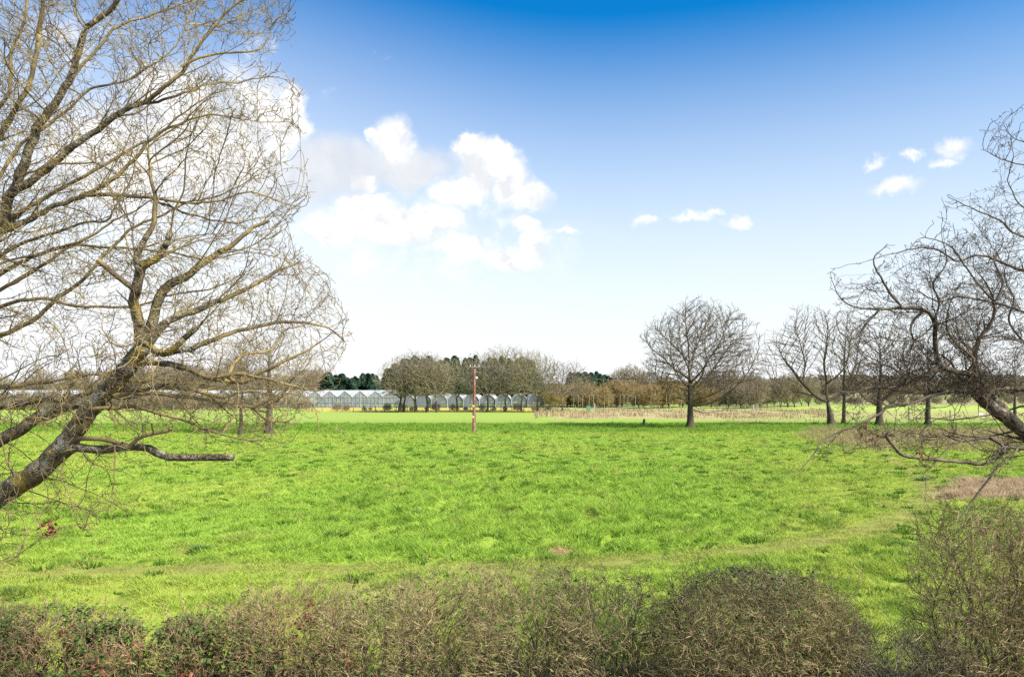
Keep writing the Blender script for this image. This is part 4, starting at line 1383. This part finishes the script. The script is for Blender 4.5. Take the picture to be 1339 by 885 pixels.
# ---------------------------------------------------------------- glasshouse, tunnels, hoop frames
def glasshouse():
    Y0, Y1 = 198.0, 202.4
    bay, wall, ridge = 3.96, 2.75, 4.28
    x1 = (521 - 669.5) / 1000 * Y0
    nb = 32
    x0 = x1 - nb * bay
    g = empty('glasshouse', ((x0 + x1) / 2, Y0, 0), 'long pale glasshouse with small pointed gables under its level ridge', 'greenhouse')
    ox = (x0 + x1) / 2
    roof, gab, fr = MB(), MB(), MB()
    for k in range(nb):
        a = x0 + k * bay - ox
        m, b = a + bay / 2, a + bay
        roof.quad((a, 0, wall), (m, 0, ridge), (m, Y1 - Y0, ridge), (a, Y1 - Y0, wall))
        roof.quad((m, 0, ridge), (b, 0, wall), (b, Y1 - Y0, wall), (m, Y1 - Y0, ridge))
        gab.quad((a, 0.05, 0), (b, 0.05, 0), (b, 0.05, wall), (a, 0.05, wall))
        gab.quad((a, 0.05, wall), (b, 0.05, wall), (m, 0.05, ridge), (m, 0.05, ridge))
        for q in range(4):
            xx = a + q * bay / 4
            fr.box((xx - .06, -.06, 0), (xx + .05, .02, wall + (ridge - wall) * (1 - abs(q / 2 - 1)) - .05))
        fr.tube([(a, -.03, wall), (m, -.03, ridge)], .07, 4)
        fr.tube([(m, -.03, ridge), (b, -.03, wall)], .07, 4)
    fr.box((x0 - ox, -.07, wall - .06), (x1 - ox, -.065 + .1, wall + .05))
    fr.box((x0 - ox, -.07, 1.2), (x1 - ox, .03, 1.28))
    gab.quad((x1 - ox, 0, 0), (x1 - ox, Y1 - Y0, 0), (x1 - ox, Y1 - Y0, wall), (x1 - ox, 0, wall))
    roof.build('roof', M['glass_roof'], g)
    gab.build('glass_wall', M['glass'], g)
    fr.build('frame', M['metal'], g)
    # the long roof that the small gables run into
    L0, L1 = x0 - ox, x1 - ox
    rf, rz = MB(), 4.42
    rf.quad((L0, .5, wall + .03), (L1 - .2, .5, wall + .03), (L1 - 1.4, 4.4, rz), (L0, 4.4, rz))
    rf.quad((L0, 4.4, rz), (L1 - 1.4, 4.4, rz), (L1 - .2, 8.3, wall), (L0, 8.3, wall))
    rf.quad((L1 - .2, .5, wall + .03), (L1 - .2, 8.3, wall), (L1 - 1.4, 4.4, rz), (L1 - 1.4, 4.4, rz))
    rf.build('main_roof', M['glass_roof'], g)
    rb = MB()
    rb.tube([(L0, 4.4, rz + .05), (L1 - 1.4, 4.4, rz + .05)], .06, 5)
    for q in np.arange(L0 + .99, L1 - 1.5, 1.32):
        rb.tube([(q, .48, wall + .06), (q, 4.38, rz + .04)], .03, 4)
    rb.build('glazing_bars', M['metal'], g)


glasshouse()


def hoop(cx, r, h, y, n=12):
    return [(cx + r * math.cos(math.pi * (1 - k / n)), y, (h - 1.2) * math.sin(math.pi * k / n) ** 0.8 + (1.2 if 0 < k < n else 0.0) * 1.0) for k in range(n + 1)]


def tunnel_proto():
    g = empty('polytunnel', (0, 0, 0), 'x', 'polytunnel')
    cov, fr = MB(), MB()
    r, h, L = 2.05, 3.3, 26.0
    for j in range(13):
        y = j * L / 12
        fr.tube(hoop(0, r + .03, h + .03, y), .075, 5)
    p = hoop(0, r, h, 0)
    for k in range(len(p) - 1):
        a, b = p[k], p[k + 1]
        cov.quad((a[0], 0, a[2]), (b[0], 0, b[2]), (b[0], L, b[2]), (a[0], L, a[2]))
    end = MB()
    for k in range(len(p) // 2):
        a, b, c, d = p[k], p[k + 1], p[-2 - k], p[-1 - k]
        end.quad((a[0], .1, a[2]), (d[0], .1, d[2]), (c[0], .1, c[2]), (b[0], .1, b[2]))
    cov.build('cover', M['polythene'], g, True)
    end.build('end_wall', M['polythene'], g)
    fr.build('frame', M['metal'], g)
    return g


tp = tunnel_proto()
tl = (532 - 669.5) / 1000 * 197
k = 0
x = tl
while x < (702 - 669.5) / 1000 * 197:
    o = tp if k == 0 else copy_tree(tp)
    o.location = (x, 197 + (k % 2) * .4, 0)
    tag(o, 'grey round topped polytunnel side by side behind the bare clump', None, 'polytunnels behind the clump')
    x += 4.15
    k += 1
# bare hoops, their sheeting taken off
g = empty('hoop_frame', ((830 - 669.5) / 1000 * 190, 186, 0), 'uncovered frame of rusty hoops and posts before the ochre thicket', 'tunnel frame')
for i, p in enumerate(np.arange(-15.5, 12.5, 1.25)):
    m = MB()
    hgt = 3.2 + .25 * math.sin(i * 2.1)
    m.tube([(p, (i % 3) * 2.0, 0), (p + .06, (i % 3) * 2.0, hgt)], .06, 5)
    m.tube([(p, (i % 3) * 2.0, hgt), (p + .6, (i % 3) * 2.0, hgt + .35), (p + 1.25, (i % 3) * 2.0, hgt - .1)], .04, 4)
    m.build('hoop', M['grey_wood'], g)

# fence in front of them
def fence():
    x0, x1, Y = (60 - 669.5) / 1000 * 166, (1000 - 669.5) / 1000 * 166, 166.0
    f = empty('fence', (0, Y, 0), 'long fence of thin posts and wires along the far edge of the meadow', 'fence')
    pm = MB()
    pm.box((-.07, -.07, -.3), (.07, .07, 1.35))
    pm.box((-.05, -.05, 1.352), (.05, .05, 1.40))
    p0 = None
    xs = np.arange(x0, x1, 2.3)
    for x in xs[:98]:
        if p0 is None:
            p0 = pm.build('post', M['grey_wood'], f)
            p0.location = (x, 0, 0)
        else:
            c = p0.copy()
            COL.objects.link(c)
            c.location = (x + RNG.uniform(-.25, .25), RNG.uniform(-.1, .1), RNG.uniform(-.15, .1))
            c.rotation_euler = (0, RNG.uniform(-.05, .05), 0)
    w = MB()
    for z in (.45, .85, 1.22):
        w.tube([(x0, -.1, z), ((x0 + x1) / 2, -.1, z + .02), (x1, -.1, z)], .018, 4)
    w.build('wire', M['wire'], f)


fence()

# ---------------------------------------------------------------- pole, wires, posts, sign
def pole():
    Y = 91.0
    b = base(619.5, Y)
    t = empty('telegraph_pole', b, 'red brown wooden pole with a short crossarm standing in the meadow', 'telegraph pole')
    H = far_h(478, Y) - b[2]
    MB().tube([(0, 0, -.4), (0.02, 0, 2.4), (.06, 0, H * .6), (.12, 0, H)], [.19, .17, .15, .12], 12).build('pole', M['pole'], t, True)
    s = MB()
    s.box((.14, -.10, .05), (.26, .10, 2.6))
    s.build('stub_post', M['grey_wood'], t)
    s = MB()
    s.box((-.5, -.20, H - .2), (.7, -.08, H - .11))
    s.build('crossarm', M['grey_wood'], t)
    for x in (-.42, .12, .62):
        MB().tube([(x, -.14, H - .10), (x, -.14, H - .02), (x, -.14, H + .06), (x, -.14, H + .12)], [.02, .06, .05, .03], 8).build('insulator', M['porcelain'], t, True)
    s = MB()
    s.box((.22, -.16, H - 1.55), (.46, .06, H - 1.30))
    s.tube([(.1, 0, H - 1.42), (.24, -.03, H - 1.42)], .03, 6)
    s.build('junction_box', M['white_paint'], t)
    for z in (3.15, 1.85):
        s = MB()
        s.box((-.13, -.215, z), (.08, -.185, z + .26))
        s.build('warning_plate', M['yellow_plate'], t)
    # the line runs on to a second pole far behind
    b2 = base(905, 235)
    t2 = empty('telegraph_pole', b2, 'small distant pole almost hidden behind the lone oak', 'telegraph pole')
    H2 = 8.5
    MB().tube([(0, 0, -.3), (0, 0, H2)], [.16, .11], 10).build('pole', M['dark_wood'], t2, True)
    s = MB()
    s.box((-.7, -.06, H2 - .2), (.7, .06, H2 - .1))
    s.build('crossarm', M['dark_wood'], t2)
    for dx, lab in ((-.55, 'thin dark wire running from the near end of the red pole crossarm'), (.75, 'thin dark wire running from the far end of the red pole crossarm')):
        a = Vector((b[0] + dx, b[1] - .14, b[2] + H + .12))
        c = Vector((b2[0] + dx * .8, b2[1], b2[2] + H2))
        pts = [a.lerp(c, i / 20) - Vector((0, 0, 4 * 1.6 * (i / 20) * (1 - i / 20))) for i in range(21)]
        tag(MB().tube(pts, .012, 4).build('overhead_wire', M['wire']), lab, 'wire')


pole()

o = MB()
bx = base(841.5, 105)
o.tube([(0, 0, -.2), (0.02, 0, .5), (.10, 0, 1.0), (.12, .02, 1.14)], [.22, .19, .17, .09], 9)
q = o.build('old_post', M['dark_wood'], None, True)
q.location = bx
tag(q, 'dark rotten stump like post leaning in the grass near the lone oak', 'post')
for (p, Y, h, lab) in ((1189, 122, 2.3, 'tall slim grey fence post between two bare trunks'), (1243, 128, 1.5, 'grey post in the rough grass before the little white sign'),
                       (1303, 126, 1.6, 'grey post in the rough grass past the little white sign'), (986, 150, 1.9, 'pale thin post in the dry grass past the lone oak'),
                       (777, 160, 2.0, 'short pale post beside the small green cabinet')):
    m = MB()
    m.box((-.09, -.09, -.2), (.09, .09, h))
    m.box((-.07, -.07, h + .002), (.07, .07, h + .05))
    q = m.build('fence_post', M['grey_wood'] if 'pale' not in lab else M['pale_wood'])
    q.location = base(p, Y)
    q.rotation_euler = (0, RNG.uniform(-.06, .06), 0)
    tag(q, lab, 'post')
sg = empty('sign', base(1283, 120), 'little blank white sign on a short post in the rough grass', 'sign')
m = MB()
m.box((-.04, .02, -.2), (.04, .09, 1.5))
m.build('post', M['grey_wood'], sg)
m = MB()
m.box((-.32, -.02, .85), (.32, .015, 1.45))
m.build('panel', M['white_paint'], sg)
cb = empty('cabinet', base(770, 163), 'small green cabinet beside a pale post at the end of the hoop frames', 'cabinet')
m = MB()
m.box((-.38, -.3, 0), (.38, .3, 1.35))
m.build('body', M['green_paint'], cb)
m = MB()
m.box((-.44, -.36, 1.352), (.44, .36, 1.41))
m.build('lid', M['green_paint'], cb)

# dark rush clumps and docks in the turf
def tuft(loc, r, h, n, lab, mat='rush', name='rush_clump', seed=0, cat='plant', group=None):
    rng = np.random.default_rng(seed + 500)
    rr = r * np.sqrt(rng.random(n)) * .7
    a = rng.uniform(0, 6.28, n)
    p = np.stack([rr * np.cos(a), rr * np.sin(a), 0 * a - .03], 1)
    b = a + rng.normal(0, .5, n)
    hh = h * rng.uniform(.5, 1.1, n) * (1 - .4 * rr / r)
    ln = (rr * .7 + .25 * r) * rng.uniform(.4, 1.3, n)
    w = rng.uniform(.010, .022, n) + .0003 * loc[1]
    c = a + 1.57
    d = np.stack([np.cos(c), np.sin(c), 0 * a], 1) * w[:, None]
    m = p + np.stack([np.cos(b) * ln * .35, np.sin(b) * ln * .35, hh * .65], 1)
    tip = p + np.stack([np.cos(b) * ln, np.sin(b) * ln, hh], 1)
    V = np.stack([p - d, p + d, m + d * .7, m - d * .7, tip], 1).reshape(-1, 3)
    k = np.arange(n)[:, None] * 5
    o = mesh_np(name, V, k + np.array([[0, 1, 2, 3]]), k + np.array([[3, 2, 4]]), M[mat], smooth_=False)
    o.location = loc
    tag(o, lab, cat, group)


for i, (p, y, r, h, lab) in enumerate(((839, 592, .45, .5, 'rounded dark grassy tussock in front of the leaning rotten post'), (714, 597, .25, .3, 'small dark tussock in the middle of the meadow beyond the bare patch'),
                                       (442, 702, .55, .28, 'flat dark clump with glinting leaves in the near meadow'), (262, 722, .42, .45, 'upright deep green rush clump near the worn track'),
                                       (718, 697, .35, .3, 'dark green clump just behind the bare patch'), (648, 645, .3, .55, 'tall thin rush clump far out in the meadow'),
                                       (1165, 620, .4, .4, 'dark tussock under the long drooping bough'), (1205, 628, .5, .45, 'dark tussock between the drooping bough and the bare strip'),
                                       (660, 566, .7, .45, 'dark tussock along the edge just past the red pole'), (240, 632, .5, .35, 'brown tinged tussock below the sawn bough'),
                                       (1320, 650, .4, .4, 'bright rush clump on the bare strip by the tall tangled bush'))):
    Y = 5.5 / ((y - 505) / 1000)
    tuft(base(p, Y), r * .85, h * .75, 220, lab, seed=i)


def stalks():
    rng = np.random.default_rng(77)
    n = 9000
    pts = []
    def patch(u0, u1, y0, y1, k):
        y = rng.uniform(y0, y1, k)
        u = rng.uniform(u0, u1, k)
        return np.stack([u * y, y], 1)
    P = np.concatenate([patch(.03, .42, 130, 182, 26000), patch(.38, .75, 64, 95, 4500), patch(.26, .70, 108, 150, 2600), patch(-.265, -.22, 90, 93, 90), patch(-.6, .03, 163, 168, 3000), patch(.54, .72, 38, 45, 200)])
    x, y = P[:, 0], P[:, 1]
    keep = rng.random(len(x)) < sst(fbm(x * .35, y * .2, 13, 3), .38, .6)
    x, y = x[keep], y[keep]
    n = len(x)
    z = ground_z(x, y)
    h = rng.uniform(.2, .75, n) ** 1.3 * np.where(y < 60, .4, 1) * np.where(rng.random(n) < .06, 1.7, 1)
    w = .010 + .00016 * y * rng.uniform(.5, 1.5, n)
    a = rng.uniform(0, 6.28, n)
    p = np.stack([x, y, z - .03], 1)
    d = np.stack([np.cos(a), np.sin(a), 0 * a], 1) * w[:, None]
    tp_ = p + np.stack([rng.normal(0, .14, n), rng.normal(0, .14, n), h], 1)
    V = np.stack([p - d, p + d, tp_ + d * .6, tp_ - d * .6], 1).reshape(-1, 3)
    red = rng.random(n) < .12
    c = np.where(red[:, None], np.array((.20, .10, .06)), np.array((.42, .335, .19))) * rng.uniform(.7, 1.2, (n, 1))
    o = mesh_np('dry_stalks', V, np.arange(n * 4).reshape(-1, 4), None, M['stalks'], smooth_=False, colors=np.repeat(c, 4, 0))
    tag(o, 'dry straw coloured grass and dock stalks standing in the rough parts', 'dry grass', kind='stuff')


stalks()


# ---------------------------------------------------------------- the hedge in front
def leaves(rng, pts, size, mat, parent, name, flat=0.4):
    n = len(pts)
    a = rng.uniform(0, 6.28, n)
    L = size * rng.uniform(.6, 1.35, n)
    f = np.stack([np.cos(a), np.sin(a), rng.normal(-.2, flat, n)], 1)
    f /= np.linalg.norm(f, axis=1)[:, None]
    s = np.stack([-np.sin(a), np.cos(a), rng.normal(0, .5, n)], 1)
    s /= np.linalg.norm(s, axis=1)[:, None]
    up = np.cross(f, s)
    b = pts
    tip = b + f * L[:, None]
    m = b + f * (L * .45)[:, None] + up * (L * .10)[:, None]
    l = b + f * (L * .42)[:, None] + s * (L * .36)[:, None]
    r = b + f * (L * .42)[:, None] - s * (L * .36)[:, None]
    V = np.stack([b, l, tip, r, m], 1).reshape(-1, 3)
    k = np.arange(n)[:, None] * 5
    T = np.concatenate([k + np.array([[0, 4, 1]]), k + np.array([[1, 4, 2]]), k + np.array([[2, 4, 3]]), k + np.array([[3, 4, 0]])])
    return mesh_np(name, V, None, T, mat, parent, False)


def bush(px, Y, rx, ry, top, label, seed, n=2600, twig='hedge_twig', stems=15, round_=False, green=0, ivy=0, russet=0, tip=0.0036, spur=(.09, .22), name='hedge_shrub', step=.075, shoots=10, lean=0.0, spur_p=.5, low=0.25):
    rng = np.random.default_rng(seed)
    x = (px - 669.5) / 1000 * Y
    top = top - 0.09
    sk = Skel(step, seed)
    first = True
    for k in range(stems):
        a, b = rng.uniform(-.6, .6) * rx, rng.uniform(-.6, .6) * ry
        e = (a * 1.3 + rng.normal(0, .2) + lean, b * 1.2, top * rng.uniform(.6, .92))
        p = [(a, b, -.15), (a * 1.05 + rng.normal(0, .06), b, top * .25), (a * 1.15 + rng.normal(0, .1) + lean * .4, b * 1.1, top * .5), e]
        sk.limb(p, rng.uniform(.012, .030), .006, .02, root=True)
    sk.sides(int(16 * rx * top), (.3, 1.0), (14, 50), (0, 0, .45), .0066, lambda p: p[2] < top * 1.04 and abs(p[0]) < rx * 1.1, .4)
    m = int(n * 4)
    p = rng.uniform(-1, 1, (m * 3, 3))
    if round_:
        d = np.sqrt(p[:, 0] ** 2 + p[:, 1] ** 2 + (np.clip(p[:, 2], -.15, 1)) ** 2)
        ok = (d < 1)
    else:
        edge = 0.86 + .14 * vnoise(p[:, 0] * 4 + seed, p[:, 1] * 4, seed)
        d = np.maximum(np.maximum(np.abs(p[:, 0]) ** 3, np.abs(p[:, 1])), p[:, 2])
        ok = (np.abs(p[:, 0]) ** 4 + np.abs(p[:, 1]) ** 4 + np.clip(p[:, 2], 0, 1) ** 4 < edge)
    ok &= rng.random(len(p)) < (.35 + .65 * d if not round_ else .2 + .8 * d ** 2)
    p = p[ok][:int(n * (2.0 if round_ else 1.55))]
    A = np.stack([p[:, 0] * rx, p[:, 1] * ry, low + (top - low) * (p[:, 2] * .5 + .5)], 1) if not round_ else np.stack([p[:, 0] * rx, p[:, 1] * ry, top * .50 + p[:, 2] * top * .50], 1)
    A = A[A[:, 2] > .1]
    sk.grow(A, .8, step * 1.25, 60, (0, 0, .12 if round_ else .42), .2 if round_ else .12, 3, .4 if round_ else .6, cap=60000, rad=((0, 0, .2 if round_ else -.4), .5 if round_ else .4))
    nn = len(sk.P)
    sk.radii(tip, 2.5, .03)
    # long whippy shoots out of the top
    rr = list(sk.R)
    Pn = np.array(sk.P)
    tops = np.where(Pn[:, 2] > top * .75)[0]
    for k in range(shoots if len(tops) else 0):
        q = int(rng.choice(tops))
        v = np.array((rng.normal(0, .45), rng.normal(0, .3), 1.0))
        for j in range(int(rng.integers(3, 8))):
            v = v / np.linalg.norm(v)
            q = sk.add(sk.P[q] + v * .07, q)
            rr.append(tip * .95)
            v = v + rng.normal(0, .14, 3)
    sk.R = np.array(rr)
    sk.spurs(spur_p * .8, spur, (20, 65), tip * .85, tip * 3.2, (0, 0, .22), 2, False)
    sk.spurs(spur_p * .45, (spur[0] * .6, spur[1] * .7), (25, 75), tip * .8, tip * 1.1, (0, 0, .15), 2, False)
    t = empty(name, (x, Y, 0), label, 'shrub')
    sk.tubes('stem', 'twigs', M['hedge_stem'], M[twig], t, .0085)
    Pn = np.array(sk.P[:nn])
    hi = Pn[Pn[:, 2] > top * .2]
    if green:
        w = fbm(hi[:, 0] * 1.3 + 9 + seed, hi[:, 2] * 1.3 + hi[:, 1], seed, 2)
        w = np.clip(w - .38, .001, None) * (1.6 - hi[:, 2] / top)
        idx = rng.choice(len(hi), green, p=w / w.sum())
        leaves(rng, hi[idx] + rng.normal(0, .03, (green, 3)), .085, M['leaf_green'], t, 'leaves')
    if ivy:
        c = np.array((0.15, -.2, top * .93))
        dd = np.linalg.norm((hi - c) / np.array((.55, .9, .55)), axis=1)
        w = np.exp(-dd ** 2) + .004
        w *= (hi[:, 2] > top * .45)
        idx = rng.choice(len(hi), ivy, p=w / w.sum())
        leaves(rng, hi[idx] + rng.normal(0, .035, (ivy, 3)) + np.array((0, 0, .02)), .07, M['leaf_ivy'], t, 'ivy', .6)
    if russet:
        cs = hi[rng.choice(len(hi), max(3, russet // 22))]
        idx = rng.integers(0, len(cs), russet)
        leaves(rng, cs[idx] + rng.normal(0, .07, (russet, 3)), .085, M['leaf_russet'], t, 'dead_leaves', .8)
    return t


bush(-70, 12.6, 1.3, 1.0, 1.95, 'leafy bramble bush at the outer end of the hedge with purple brown leaves', 201, 1700, 'hedge_twig_red', green=2200, russet=320, shoots=8)
bush(60, 12.8, 1.35, 1.0, 1.72, 'low bramble bush full of green leaves and clusters of russet dead leaves', 202, 1700, 'hedge_twig_red', green=3200, russet=460, shoots=16, tip=.0042)
bush(185, 13.0, 1.1, 0.9, 1.50, 'sparse low bush of dark forked stems over green bramble leaves', 203, 900, 'hedge_twig_red', green=3400, russet=160, shoots=14, tip=.0045)
bush(290, 13.0, 0.95, 0.9, 1.72, 'low leafy bush in the dip of the hedge beside the peaked one', 204, 1300, 'hedge_twig_red', green=2200, russet=180, shoots=10)
bush(385, 13.0, 1.1, 1.0, 2.12, 'dense reddish brown peaked hedge shrub with upright shoots', 205, 4200, 'hedge_twig_red', green=500, russet=140, shoots=16)
bush(490, 13.1, 1.05, 1.0, 2.08, 'dense twiggy hedge shrub next to the peaked reddish one', 206, 4200, green=450, russet=40, shoots=12)
bush(585, 13.2, 1.1, 1.0, 2.30, 'tall grey twigged hedge shrub with pale criss cross stems', 207, 4200, green=300, shoots=14)
bush(690, 13.2, 1.15, 1.0, 2.36, 'tallest open twigged hedge shrub with dark forked stems inside', 208, 3600, green=300, shoots=16)
bush(790, 13.3, 1.0, 1.0, 2.20, 'thin see through hedge shrub beside the clipped round bush', 209, 2400, green=350, shoots=12)
bush(988, 13.0, 1.85, 1.3, 2.45, 'clipped round bush of fine brown twigs with ivy over its crown', 210, 12000, stems=22, round_=True, ivy=620, green=700, step=.062, tip=.0038, shoots=10, name='round_bush', spur_p=.95)
M['twig_straw'] = mat_noise('dry_bramble_stems', (0.22, 0.17, 0.10), (0.52, 0.43, 0.28), 7, 0.85)
bush(1180, 12.4, 1.0, .9, 1.5, 'low pale tangle of dry bramble stems in the gap by the round bush', 211, 2600, 'twig_straw', green=80, shoots=8, spur=(.15, .35), name='bramble')
bush(1300, 12.0, 1.15, 1.1, 3.62, 'tall tangled bush of upright stems and curling pale twigs', 212, 6500, stems=24, shoots=30, russet=130, name='tall_bush', spur=(.12, .32), lean=-.1)
bush(1405, 12.3, 1.1, 1.1, 3.5, 'dark tall bush crowded against the tangled one at the hedge end', 213, 5200, stems=26, shoots=18, name='tall_bush')

for t, pts, org in BIG:
    rg = np.random.default_rng(len(pts) + 31)
    c = np.array([p for p, _ in pts])[rg.integers(0, len(pts), 40)] + rg.normal(0, .05, (40, 3)) - np.array(org)
    leaves(rg, c, .06, M['leaf_russet'], t, 'dead_leaves', .9)
